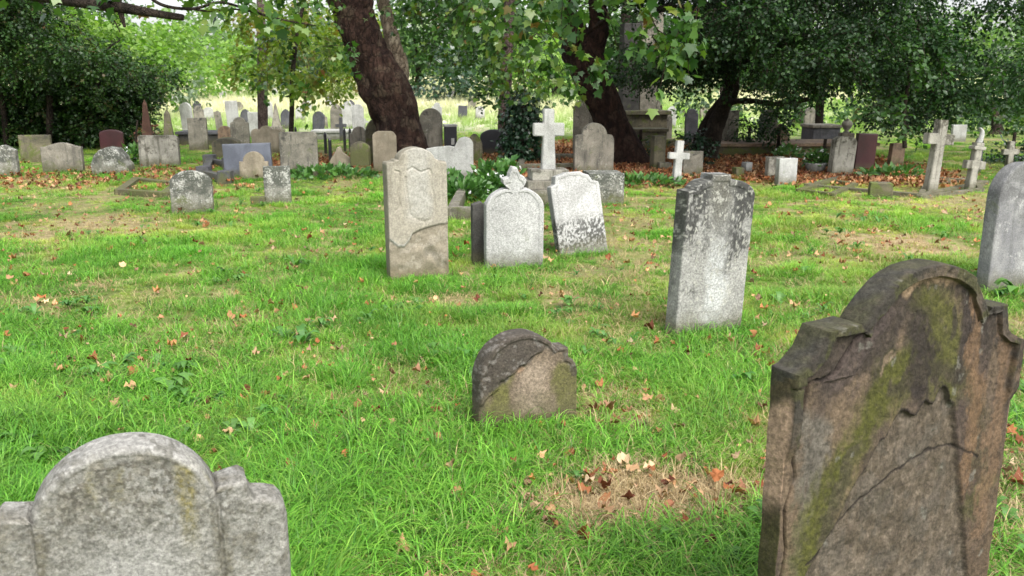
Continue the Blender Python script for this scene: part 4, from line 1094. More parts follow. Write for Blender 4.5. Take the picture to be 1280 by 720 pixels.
# far headstones out in the pale meadow
far = [(236, 158, 128, 5, 'white'), (250, 150, 132, 4, 'grey'), (262, 152, 134, 5, 'white'), (300, 150, 130, 5, 'grey'), (318, 158, 140, 8, 'white'), (358, 164, 136, 7, 'slate'), (376, 168, 150, 8, 'white'), (386, 174, 149, 7, 'white'), (398, 172, 139, 9, 'slate'),
       (404, 160, 142, 5, 'grey'), (428, 172, 148, 7, 'white'), (441, 178, 152, 7, 'slate'), (448, 150, 130, 4, 'white'), (566, 160, 125, 9, 'white'), (600, 150, 133, 7, 'white'), (590, 156, 136, 5, 'grey'), (796, 160, 120, 7, 'white'), (838, 152, 132, 5, 'white'), (880, 152, 134, 5, 'grey'),
       (1002, 158, 140, 5, 'white'), (1013, 150, 134, 5, 'grey'), (220, 140, 122, 4, 'white'), (280, 138, 118, 4, 'white'), (345, 140, 120, 4, 'white'), (412, 138, 121, 4, 'white'), (545, 148, 128, 5, 'white'), (655, 150, 132, 5, 'white'),
       (248, 146, 126, 4, 'slate'), (292, 146, 126, 4, 'white'), (308, 152, 136, 5, 'slate'), (336, 148, 126, 4, 'white'), (383, 150, 130, 4, 'grey'), (420, 150, 130, 4, 'grey'), (434, 144, 126, 4, 'white'), (578, 150, 132, 5, 'slate')]
kinds = ['round', 'gothic', 'square', 'shoulder', 'low', 'ogee']
wordsk = {'round': 'round-topped', 'gothic': 'pointed', 'square': 'square', 'shoulder': 'shouldered', 'low': 'low-arched', 'ogee': 'curved-top'}
cols = {'white': 'white', 'grey': 'grey', 'slate': 'dark slate'}
near = ['between the bush and the first thin trunk', 'near the upright grey headstone', 'left of the first thin trunk', 'just left of the first thin trunk', 'beside the first thin trunk', 'right of the slender obelisk', 'by the second thin trunk', 'right of the second thin trunk',
        'above the wide grey headstone', 'behind the black posts', 'by the dark cross', 'left of the leaning trunk', 'high up left of the leaning trunk', 'above the broken white stone', 'left of the ivy stump', 'below the dark evergreen', 'right of the pillared monument', 'between monument and forked trunk', 'just left of the forked trunk',
        'left of the dark chest tomb', 'above the dark chest tomb', 'far off beside the bush', 'high behind the ogee-topped grey stone', 'farthest behind the obelisk', 'farthest above the black posts', 'right of the tall round-topped stone', 'behind the ivy stump',
        'second from the bush along the far row', 'midway between bush and first thin trunk, far off', 'right behind the pointed grey stone', 'in the gap between the two thin trunks', 'just right of the very thin trunk, far off', 'in the far row above the dark cross', 'nearest the leaning trunk in the far row', 'between the white-capped box and the pinkish trunk']
for i, (px, yb, yt, wp, mt) in enumerate(far):
    Yf = [26, 30, 34, 38][i % 4] + (yt < 126) * 14
    k = kinds[(i * 5) % 6]; g = aty(px, yb, Yf); gz = float(hgt(g.x, g.y))
    h = max(.5, aty(px, yt, Yf).z - gz)
    w = max(.34, wp * mpp(Yf))
    o = slab('headstone', ol(k, w, h), .1, M[mt], nk=36, nr=3, seed=i); o.location = (g.x, Yf, gz); o.rotation_euler = (0, R((i * 37 % 9) - 4), R((i * 53 % 30) - 8))
    tag(o, f'distant {cols[mt]} {wordsk[k]} headstone in the meadow {near[i]}', 'headstone', 'distant headstones in the meadow')
# ================================================================ trees
def bark_mat(name, c1, c2, c3, sc=1.0, plate=.5):
    m, nt, b, out = new_mat(name); n = N(nt)
    P = n.new('ShaderNodeTexCoord').outputs['Object']
    A = n.noise(n.mapv(P, (1, 1, .45)), 5 * sc, 7, .65, .5)
    col = n.mix(n.ramp(A, .38, .62), c1, c2)
    v = n.new('ShaderNodeTexVoronoi', feature='DISTANCE_TO_EDGE'); v.inputs['Scale'].default_value = 9 * sc
    nt.links.new(n.mapv(n.mix(.12, P, n.noise(P, 8 * sc, 4), 'ADD'), (1, 1, .4)), v.inputs['Vector'])
    e = n.ramp(v.outputs['Distance'], 0.0, .10)
    col = n.mix(n.math('MULTIPLY', n.ramp(n.noise(P, 3.1 * sc, 4, .5), .52, .58), plate), col, c3)
    col = n.mix(n.math('MULTIPLY', n.math('SUBTRACT', 1.0, e), .55), col, (.012, .009, .007))
    nt.links.new(col, b.inputs['Base Color']); b.inputs['Roughness'].default_value = .95; b.inputs['Specular IOR Level'].default_value = .2
    h = n.math('ADD', n.math('MULTIPLY', e, .6), n.noise(P, 30 * sc, 6, .7))
    nt.links.new(n.bump(h, 1.0, .06), b.inputs['Normal'])
    return m
B_plane = bark_mat('plane_bark', (.020, .010, .008), (.062, .034, .025), (.15, .115, .08), 1.3, .35)
B_plane2 = bark_mat('pale_plane_bark', (.17, .13, .09), (.27, .22, .16), (.34, .29, .21), 1.6, .7)
B_dark = bark_mat('dark_bark', (.022, .017, .013), (.05, .037, .028), (.08, .06, .045), 1.5, .3)
B_pink = bark_mat('pinkish_bark', (.11, .075, .07), (.19, .135, .125), (.24, .18, .16), 2.0, .5)

def trunk_mesh(name, limbs, mat, parent, wob=.06, seed=0, sides=22, sub=11):
    bm = bmesh.new()
    for pts, rad in limbs:
        pts = [Vector(p) for p in pts]; n = len(pts); P, Rd = [], []
        for i in range(n - 1):          # smooth the path
            p0, p1, p2, p3 = pts[max(i - 1, 0)], pts[i], pts[i + 1], pts[min(i + 2, n - 1)]
            for k in range(sub):
                t = k / sub
                P.append(.5 * ((2 * p1) + (p2 - p0) * t + (2 * p0 - 5 * p1 + 4 * p2 - p3) * t * t + (3 * p1 - p0 - 3 * p2 + p3) * t ** 3)); Rd.append(rad[i] * (1 - t) + rad[i + 1] * t)
        P.append(pts[-1]); Rd.append(rad[-1])
        tube(bm, P, Rd, (44 if rad[0] > .3 else sides) if rad[0] > .1 else 8)
    bmesh.ops.recalc_face_normals(bm, faces=bm.faces); bm.normal_update()
    co = np.array([v.co[:] for v in bm.verts]); n1 = fbm(co[:, 0] * 2.2 + 40, co[:, 1] * 2.2 + 40, co[:, 2] * 1.2 + 40, seed, 5, .6) - .5
    rr = max(r[0] for _, r in limbs)
    for v, q in zip(bm.verts, n1): v.co += v.normal * float(q) * 2 * wob * min(1.0, rr / .3)
    n2 = fbm(co[:, 0] * 9 + 40, co[:, 1] * 9 + 40, co[:, 2] * 5 + 40, seed + 9, 3, .6) - .5
    for v, q in zip(bm.verts, n2): v.co += v.normal * float(q) * .09 * min(1.0, rr / .35) * (rr > .15)
    return link(name, bm_mesh(name, bm), mat, parent, smooth=True)

def crown_arrays(clumps, per_m2, L, size, seed, droop=.35, nl=14, spread=.6, inner=.35, up=1.0):
    """clumps of twigs; each twig carries nl leaves. clumps: (centre, (rx,ry,rz))"""
    g = np.random.default_rng(seed); Pn, Tn, Nn, Sz, Rn, TW = [], [], [], [], [], []
    for c, r in clumps:
        c = np.array(c, float); r = np.array(r, float)
        ns = max(6, int(per_m2 * 4 * math.pi * ((r[0] * r[1]) ** 1.6 + (r[0] * r[2]) ** 1.6 + (r[1] * r[2]) ** 1.6) ** .625 / 3 ** .625))
        d = g.normal(size=(ns, 3)); d /= np.linalg.norm(d, axis=1, keepdims=True)
        rad = inner + (1 - inner) * g.uniform(size=ns) ** .6
        rad *= .75 + .5 * fbm(d[:, 0] * 2.1 + c[0], d[:, 1] * 2.1 + c[1], d[:, 2] * 2.1 + seed, 7, 3)
        p = c + d * r * rad[:, None]
        a = d * (1, 1, .45) + g.normal(size=(ns, 3)) * .45; a[:, 2] -= droop; a /= np.linalg.norm(a, axis=1, keepdims=True)
        bt = np.cross(a, (0, 0, 1.0) + g.normal(size=(ns, 3)) * .3); bt /= np.linalg.norm(bt, axis=1, keepdims=True) + 1e-9
        base_r = g.uniform(size=ns)
        ll = L * g.uniform(.6, 1.25, ns)
        k = (np.arange(nl) + .5) / nl
        s = np.where(np.arange(nl) % 2, 1, -1)
        P = p[:, None] + a[:, None] * (k[None, :, None] * ll[:, None, None]); P[..., 2] -= (k ** 2)[None] * ll[:, None] * droop * .5
        P = P + g.normal(size=P.shape) * size * .35
        T = a[:, None] * .6 + bt[:, None] * s[None, :, None] * (1.1 - .6 * k)[None, :, None] + g.normal(size=P.shape) * spread * .6
        T[..., 2] -= droop * .7
        Nv = np.array((0, 0, up)) + g.normal(size=P.shape) * spread + d[:, None] * .3
        Pn.append(P.reshape(-1, 3)); Tn.append(T.reshape(-1, 3)); Nn.append(Nv.reshape(-1, 3))
        Sz.append((size * g.uniform(.65, 1.25, (ns, nl))).ravel()); Rn.append(np.clip(base_r[:, None] * .65 + .35 * g.uniform(size=(ns, nl)), 0, 1).ravel())
        TW.append((p, a, ll))
    return [np.concatenate(x) for x in (Pn, Tn, Nn, Sz, Rn)], TW
def twigs_mesh(name, TW, rad, mat, parent, share=.5, seed=0, droop=.35):
    g = np.random.default_rng(seed); p = np.concatenate([t[0] for t in TW]); a = np.concatenate([t[1] for t in TW]); l = np.concatenate([t[2] for t in TW])
    k = g.uniform(size=len(p)) < share; p, a, l = p[k], a[k], l[k]; n = len(p)
    if n == 0: return
    u = np.cross(a, (0, 0, 1.)); u /= np.linalg.norm(u, axis=1, keepdims=True) + 1e-9; v = np.cross(a, u)
    V = []
    for s in (-.3, .45, 1.0):
        c = p + a * (l * s)[:, None]; c[:, 2] -= (max(s, 0) ** 2) * l * droop * .5; r = rad * (1.0 - .6 * max(s, 0))
        V += [c + u * r, c - u * r * .5 + v * r * .87, c - u * r * .5 - v * r * .87]
    V = np.stack(V, 1).reshape(-1, 3); b = (np.arange(n) * 9)[:, None, None]
    f = np.array([(i * 3 + j, i * 3 + (j + 1) % 3, i * 3 + 3 + (j + 1) % 3, i * 3 + 3 + j) for i in (0, 1) for j in range(3)])
    return link(name, np_mesh(name, V, (f[None] + b).reshape(-1, 4)), mat, parent)
def CL(px, py, Y, rx, ry, ryw=None):
    c = aty(px, py, Y); k = mpp(Y); return (c, (rx * k, (ryw or rx * .8) * k, ry * k))
def tree(name, label, cat, Y, limbs, bark, clumps, lmat, per=6, L=.5, size=.12, kind='quad', seed=1, group=None, twig=.006, wob=.06, **kw):
    b = Vector(limbs[0][0][0]); b.z = 0
    t = empty(name, b)
    o = trunk_mesh('trunk', [([Vector(p) - b for p in P], r) for P, r in limbs], bark, t, wob=wob, seed=seed)
    if clumps:
        (P, T, Nv, S, Rn), TW = crown_arrays([(Vector(c) - b, r) for c, r in clumps], per, L, size, seed, **kw)
        leaves_mesh('crown', kind, P, T, Nv, S, Rn, lmat, t)
        if twig: twigs_mesh('twig_sprays', TW, twig, bark, t, .45, seed, kw.get('droop', .35))
    return tag(t, label, cat, group)
def LP(Y, pts, k=1.0):
    """limb from photo points (x, y, radius px[, depth offset])"""
    P, Rr = [], []
    for q in pts:
        y = Y + (q[3] if len(q) > 3 else 0); p = aty(q[0], q[1], y); P.append(p); Rr.append(q[2] * mpp(y) * k)
    return P, Rr
# leaf colours
G_plane = leaf_mat('plane_leaf', [(.009, .034, .007), (.018, .056, .010), (.032, .088, .014), (.06, .13, .02), (.11, .17, .025), (.13, .05, .02)], .32, .4, .5)
G_dark = leaf_mat('dark_glossy_leaf', [(.004, .014, .004), (.008, .027, .007), (.017, .048, .011), (.04, .085, .018)], .25, .5, .3)
G_bush = leaf_mat('dark_bush_leaf', [(.004, .015, .003), (.010, .032, .005), (.020, .060, .009), (.045, .105, .016), (.08, .035, .016)], .25, .5, .45)
G_mid = leaf_mat('mid_green_leaf', [(.012, .038, .007), (.025, .070, .012), (.05, .115, .022)], .4)
G_light = leaf_mat('light_green_leaf', [(.09, .18, .03), (.15, .27, .05), (.26, .37, .08)], .45)
G_yel = leaf_mat('yellow_green_leaf', [(.06, .12, .015), (.12, .19, .02), (.20, .25, .04), (.17, .08, .03)], .5)
G_grey = leaf_mat('grey_green_leaf', [(.07, .11, .06), (.11, .16, .09), (.17, .22, .13)], .35)
G_ivy = leaf_mat('ivy_leaf', [(.008, .028, .012), (.014, .045, .018), (.022, .06, .022)], .1, .35, .6)

# -- leaning plane tree, left of centre
Y1 = 16.4
l1 = LP(Y1, [(512, 222, 40), (503, 190, 33), (496, 150, 30), (480, 108, 30), (460, 68, 25), (446, 30, 25), (438, 0, 25), (428, -60, 22), (405, -180, 16, -1), (370, -300, 9, -2)])
l2 = LP(Y1, [(486, 124, 14, .1), (500, 92, 11, .2), (491, 50, 9, .3), (479, 0, 8, .6), (468, -80, 7, 1.4), (490, -240, 4, 2)])
l3 = LP(Y1, [(430, -50, 12), (380, -110, 9, -1), (300, -150, 6, -2.5), (200, -170, 4, -4)])
l4 = LP(Y1, [(474, -60, 8, .9), (540, -130, 6, 1), (640, -190, 4, 0), (700, -230, 3, -1)])
plane_high = [CL(x, y, Yc_, rx, ry) for x, y, Yc_, rx, ry in [(300, -190, 15, 120, 60), (420, -260, 16, 150, 90), (540, -200, 17, 120, 70), (640, -250, 15, 110, 60), (200, -190, 13, 90, 40)]]
plane_low1 = [CL(x, y, Yc_, rx, ry) for x, y, Yc_, rx, ry in [(350, 40, 15.5, 34, 22), (395, 20, 15, 30, 20), (365, 85, 15, 30, 12), (405, 65, 15.5, 18, 18), (330, 94, 15.5, 26, 10), (392, 112, 14.5, 22, 10), (436, 62, 12, 7, 6), (520, 5, 14, 46, 22), (580, 10, 14, 50, 26), (620, 55, 14.5, 34, 26), (550, 60, 15, 36, 22), (395, -14, 13, 40, 10),
                                                             (360, -40, 14, 90, 22), (600, -40, 14, 90, 25), (270, -50, 13, 70, 20)]]
t1 = tree('plane_tree', 'broad leaning plane tree with forked reddish brown trunk left of centre', 'tree', Y1, [l1, l3, l4], B_plane, plane_low1, G_plane, per=7, L=.4, size=.085, kind='plane', seed=11, nl=8, droop=.7, inner=.1, spread=.8, wob=.17)
(P_, T_, N_, S_, R_), TW = crown_arrays([(Vector(c) - t1.location, r) for c, r in plane_high], 4, .6, .26, 12, nl=10)
leaves_mesh('upper_crown', 'quad', P_, T_, N_, S_, R_, G_plane, t1)
trunk_mesh('second_stem', [([Vector(p) - t1.location for p in l2[0]], l2[1])], B_plane2, t1, wob=.03, seed=5)
# -- leaning plane tree, right of centre
Y2 = 17.2
B_red = bark_mat('reddish_dark_bark', (.016, .008, .007), (.050, .025, .018), (.10, .065, .045), 1.3, .3)
r1 = LP(Y2, [(786, 215, 34), (778, 190, 26), (766, 160, 20), (755, 130, 20), (740, 95, 23), (726, 62, 24), (720, 44, 18), (704, 14, 14), (688, -30, 10), (650, -120, 8, -1), (600, -240, 5, -2)])
r2 = LP(Y2, [(738, 70, 13), (747, 40, 13, -.2), (748, 0, 11, -.3), (752, -60, 8, -.5), (800, -200, 5, -1)])
r3 = LP(Y2, [(716, 58, 4, -.3), (728, 48, 3, -.8), (744, 34, 2.4, -1.2), (760, 22, 2, -2)])
r4 = LP(Y2, [(752, -40, 6, -.5), (810, -60, 5, -3), (850, -50, 3.5, -6), (868, -20, 2, -8)])
r5 = LP(Y2, [(690, -30, 6, 0), (670, -60, 5, -3), (660, -50, 3.5, -6), (655, -15, 2, -8)])
low2 = [CL(x, y, Yc_, rx, ry) for x, y, Yc_, rx, ry in [(660, 12, 10, 42, 18), (700, 8, 9.5, 44, 16), (672, 45, 10.5, 30, 18), (745, 12, 10, 40, 14), (690, 66, 10.5, 18, 16), (640, 40, 13, 38, 26), (655, 85, 14, 36, 24), (695, 102, 15, 30, 22), (735, 80, 10.5, 10, 8), (628, 88, 15, 26, 20),
                                                        (820, 8, 9, 34, 14), (850, 30, 8.5, 24, 16), (845, 60, 8.5, 14, 16), (815, 42, 9, 16, 12), (700, -40, 9.5, 100, 22), (830, -40, 9, 60, 16), (620, 10, 13, 50, 26)]]
t2 = tree('plane_tree', 'dark leaning plane tree right of centre with bright lobed leaves hanging from its limbs', 'tree', Y2, [r1, r2, r3, r4, r5], B_red, low2, G_plane, per=8, L=.34, size=.105, kind='plane', seed=21, nl=7, droop=.8, inner=.1, spread=.8, wob=.07)
(P_, T_, N_, S_, R_), TW = crown_arrays([(Vector(c) - t2.location, r) for c, r in [CL(700, -230, 16, 130, 70), CL(820, -220, 14, 110, 55), CL(620, -200, 17, 90, 60)]], 4, .6, .26, 22, nl=10)
leaves_mesh('upper_crown', 'quad', P_, T_, N_, S_, R_, G_plane, t2)

# -- dark spreading tree at the right, boughs hanging low
Y3 = 17.5
d1 = LP(Y3, [(884, 196, 13), (892, 165, 10), (903, 135, 9), (914, 108, 10), (912, 70, 10), (900, 20, 9), (890, -60, 8), (900, -200, 6)])
d2 = LP(Y3, [(868, 190, 7, .3), (880, 160, 6, .2), (906, 120, 5.5, 0)])
d3 = LP(Y3, [(906, 128, 5, 0), (940, 126, 4, -.8), (975, 130, 3, -1.5), (1010, 124, 2.4, -2)])
d4 = LP(Y3, [(912, 90, 6), (960, 60, 5, -1), (1040, 40, 4, -2), (1110, 50, 3, -2.5)])
d5 = LP(Y3, [(905, 40, 6), (850, 10, 4, -1), (800, 20, 3, -1.5)])
dark_cl = []
gq = np.random.default_rng(5)
def low_edge(x):       # photo row where the boughs end
    return float(np.interp(x, [780, 830, 870, 910, 960, 1010, 1060, 1100, 1130, 1160, 1200, 1235, 1280, 1400], [95, 118, 104, 96, 118, 128, 132, 150, 162, 126, 134, 168, 190, 190]))
for i in range(120):
    x = gq.uniform(800, 1150); y = gq.uniform(-160, low_edge(x) - 14); Yq = gq.uniform(13.6, 19.5)
    rx = gq.uniform(24, 50) * 1.05; ry = gq.uniform(11, 22)
    dark_cl.append(CL(x, min(y, low_edge(x) - ry * .9), Yq, rx, ry))
tree('spreading_tree', 'dark glossy-leaved tree with forked trunk, its low boughs hanging over the right-hand graves', 'tree', Y3, [d1, d2, d3, d4, d5], B_dark, dark_cl, G_dark, per=34, L=.34, size=.064, seed=31, nl=14, droop=.45, inner=.15, spread=.7)
Y4 = 18.0
e1 = LP(Y4 + 3, [(1345, 215, 10), (1340, 160, 9), (1330, 80, 8), (1300, -40, 7), (1280, -200, 5)])
cl4 = []
for i in range(52):
    x = gq.uniform(1120, 1420); y = gq.uniform(-140, low_edge(min(x, 1399)) - 12); Yq = gq.uniform(14.2, 20)
    cl4.append(CL(x, y, Yq, gq.uniform(24, 46), gq.uniform(12, 22)))
G_right = leaf_mat('holly_leaf', [(.005, .020, .005), (.010, .036, .008), (.022, .064, .014), (.05, .12, .022)], .25, .5, .3)
tree('dark_evergreen', 'glossy green broad evergreen at the right edge behind the small grey cross', 'tree', Y4, [e1], B_dark, cl4, G_right, per=24, L=.36, size=.078, seed=41, nl=13, droop=.4, inner=.15, spread=.7)
# hazel-like bright shoots between
bright = [CL(x, y, 13.8, rx, ry) for x, y, rx, ry in [(1150, 72, 26, 20), (1180, 95, 22, 16), (1115, 120, 26, 14), (1090, 142, 20, 12), (1135, 150, 22, 14), (1160, 30, 22, 12), (1255, 90, 18, 20)]]
tree('young_tree', 'young tree with brighter green leaves standing among the dark boughs above the leaning cross', 'tree', 15.5, [LP(15.2, [(1131, 185, 3), (1130, 140, 2.6), (1140, 80, 2.2), (1150, 20, 1.6)])], B_dark, bright, G_mid, per=12, L=.35, size=.10, seed=43, nl=10, droop=.4, inner=.1)
# -- big dark bush at the left
cl5 = []
for i in range(190):
    x = gq.uniform(-150, 200); top = float(np.interp(x, [-150, 0, 60, 110, 170, 220], [-200, -150, 40, 62, 78, 120])); y = gq.uniform(top, 198 - (26 if x > 120 else 0)); Yq = gq.uniform(20.9, 23.2) if y > 85 else gq.uniform(18.6, 22)
    if x > 150 and y > 120: x -= 45
    cl5.append(CL(x, y, Yq, gq.uniform(22, 42), gq.uniform(14, 24)))
tree('dark_bush', 'huge dark green bush filling the left edge, its shaded foot over the maroon headstone', 'bush', 21, [LP(21, [(60, 195, 4), (62, 120, 4), (50, 0, 3), (40, -120, 2)]), LP(21, [(100, 195, 3), (115, 140, 3), (130, 70, 2), (150, 50, 1)]), LP(21, [(10, 195, 4), (0, 100, 3), (-20, -60, 2)])],
     B_dark, cl5, G_bush, per=19, L=.36, size=.078, seed=51, nl=14, droop=.3, inner=.1)
reds = leaf_mat('bronze_leaf', [(.07, .025, .02), (.13, .05, .03), (.20, .09, .04)], .25)
tree('bronze_shrub', 'low bronze-red shrub at the foot of the big bush beside the reddish obelisk', 'shrub', 18, [LP(17.6, [(168, 205, 2), (170, 170, 1.5), (172, 150, 1)])], B_dark, [CL(186, 176, 19.4, 14, 14), CL(168, 178, 19.4, 10, 14), CL(200, 176, 21, 14, 12)], reds, per=16, L=.3, size=.08, seed=53, nl=9)
# holly clumps near T3 foot and among the graves on the right
for (x, y, rx, ry, Yq, mt, sd, lab) in [(972, 150, 18, 24, 18.6, G_dark, 61, 'dark holly bush beside the tall round-topped headstone'), (935, 165, 14, 18, 19.4, G_dark, 62, 'small dark holly between the two tall stones'), (868, 180, 20, 16, 16.6, G_ivy, 63, 'ivy mound at the foot of the forked trunk'), (1265, 200, 26, 20, 17.5, G_ivy, 64, 'dark ivy heap in the deep shade at the right edge'),
                                     (1030, 200, 14, 10, 15.6, G_bush, 65, 'low bush behind the white flower pot'), (800, 185, 12, 12, 18.5, G_bush, 66, 'scrubby bush in front of the dark tomb')]:
    b = aty(x, 195, Yq)
    tree('holly_bush' if mt is G_dark else 'ivy_mound' if mt is G_ivy else 'low_bush', lab, 'bush', Yq, [([Vector((b.x, Yq, -.1)), Vector((b.x, Yq, .6))], [.05, .03])], B_dark, [CL(x, y, Yq, rx, ry)], mt, per=60, L=.25, size=.075, seed=sd, nl=10, inner=.3)
# ivy-covered stump
Y6 = 17.2
cl6 = [CL(652, y, Y6, rx, 16) for y, rx in [(196, 21), (180, 22), (164, 21), (148, 19), (134, 16), (126, 11)]]
tree('ivy_clad_stump', 'dark ivy-covered stump standing like a column left of the big white cross', 'ivy stump', Y6, [LP(Y6, [(652, 212, 9), (652, 160, 8), (652, 130, 6)])], B_dark, cl6, G_ivy, per=80, L=.2, size=.085, seed=71, nl=8, inner=.6, droop=.6)
# thin trunks
def thin(pts, Y, bark, lab, clumps=(), lm=None, sd=1, name='slender_tree', **kw):
    tree(name, lab, 'tree', Y, [LP(Y, pts)], bark, [CL(*c) for c in clumps], lm or G_mid, seed=sd, wob=.02, **kw)
thin([(629, 200, 8), (630, 150, 7.5), (633, 90, 7), (636, 30, 6.5), (640, -80, 5)], 21, B_pink, 'slender straight pinkish trunk beside the ivy-covered stump', [(610, 110, 20, 30, 20), (660, 110, 21, 30, 18), (640, -60, 21, 80, 40), (600, 70, 21, 34, 22)], G_mid, 72, per=8, size=.12, L=.4)
thin([(329, 176, 6), (328, 120, 6), (327, 60, 5.5), (326, 0, 5), (330, -80, 4)], 23, B_pink, 'slender purplish trunk rising by the distant headstones at the left', [(345, 50, 21, 40, 22), (375, 20, 22, 44, 22), (320, 20, 22, 34, 18), (310, 80, 22, 30, 14), (355, 88, 21, 34, 12)], G_yel, 73, per=9, size=.13, L=.4, droop=.6, inner=.1)
thin([(364, 165, 3.2), (365, 130, 3), (366, 90, 3), (372, 40, 2.6), (385, -20, 2)], 21, B_dark, 'very thin dark trunk just right of the purplish one', [(392, 92, 20, 26, 12), (405, 60, 20, 26, 18), (372, 108, 20, 20, 9), (420, 112, 21, 18, 10)], G_yel, 74, per=9, size=.13, L=.35, droop=.6, inner=.1)
thin([(88, 150, 6), (90, 80, 5.5), (92, 20, 5), (96, -60, 4)], 24, B_dark, 'dark upright trunk behind the big bush at the left', [(100, 30, 23, 50, 20), (85, 60, 24, 50, 24)], G_light, 75, per=7, size=.16, L=.45)
thin([(146, 160, 7), (146, 80, 6), (145, 30, 6), (148, -60, 5)], 26, B_dark, 'second dark trunk behind the big bush, under the overhanging branch', [(170, 70, 25, 50, 26), (130, 45, 26, 46, 20), (190, 100, 25, 34, 20)], G_light, 76, per=7, size=.17, L=.45)
thin([(779, 195, 8), (780, 120, 7), (782, 60, 7), (784, -60, 5)], 24, B_pink, 'grey straight trunk beside the tall pillared monument', [(800, 60, 23, 40, 30), (770, 20, 23, 50, 26), (790, -60, 23, 80, 40), (790, 105, 23, 26, 12)], G_mid, 77, per=8, size=.14, L=.4)
thin([(1023, 175, 5), (1024, 150, 5), (1026, 110, 5), (1030, 40, 4)], 24, B_dark, 'dark trunk standing behind the dark chest tomb under the low branches', [(1020, 80, 23, 60, 30), (1080, 60, 23, 60, 40)], G_bush, 78, per=8, size=.14, L=.4)

# -- overhanging branches near the camera at the top left
t = empty('overhanging_branch', aty(60, -60, 9.5))
Yb = 9.0
def lim(P): return ([Vector(p) - t.location for p in P[0]], P[1])
trunk_mesh('branch', [lim(LP(Yb, [(-120, -40, 9), (-20, -18, 8.5), (60, -4, 7.5), (120, 5, 7), (155, 10, 6.5), (195, 17, 4.5), (229, 22, 3.5)])), lim(LP(Yb, [(150, 10, 4.5), (152, 20, 3.5), (156, 34, 1.6)]))], B_dark, t, wob=.015, seed=3)
trunk_mesh('twig', [lim(LP(Yb, [(170, -20, 2.2), (200, 5, 2.0), (240, 11, 1.8), (275, 3, 1.7), (310, 12, 1.4), (350, 24, 1.1), (395, 32, .6)])), lim(LP(Yb, [(240, 11, 1.4), (262, 14, 1.2), (300, 12, 1.0), (345, 24, .7)])), lim(LP(Yb, [(120, 2, 1.5), (140, 22, 1), (150, 40, .6)]))], B_dark, t, wob=.006, seed=4)
(P_, T_, N_, S_, R_), TW = crown_arrays([(Vector(c) - t.location, r) for c, r in [CL(300, 0, 9, 30, 6), CL(355, 22, 9, 20, 7), CL(180, -14, 9, 80, 8), CL(60, -26, 9, 80, 12), CL(335, -14, 9, 60, 9)]], 5, .3, .11, 24, nl=5, droop=.6)
leaves_mesh('leaves', 'plane', P_, T_, N_, S_, R_, G_plane, t)
tag(t, 'dark bare branch reaching across the top left corner with thin twigs and a few leaves', 'branch')

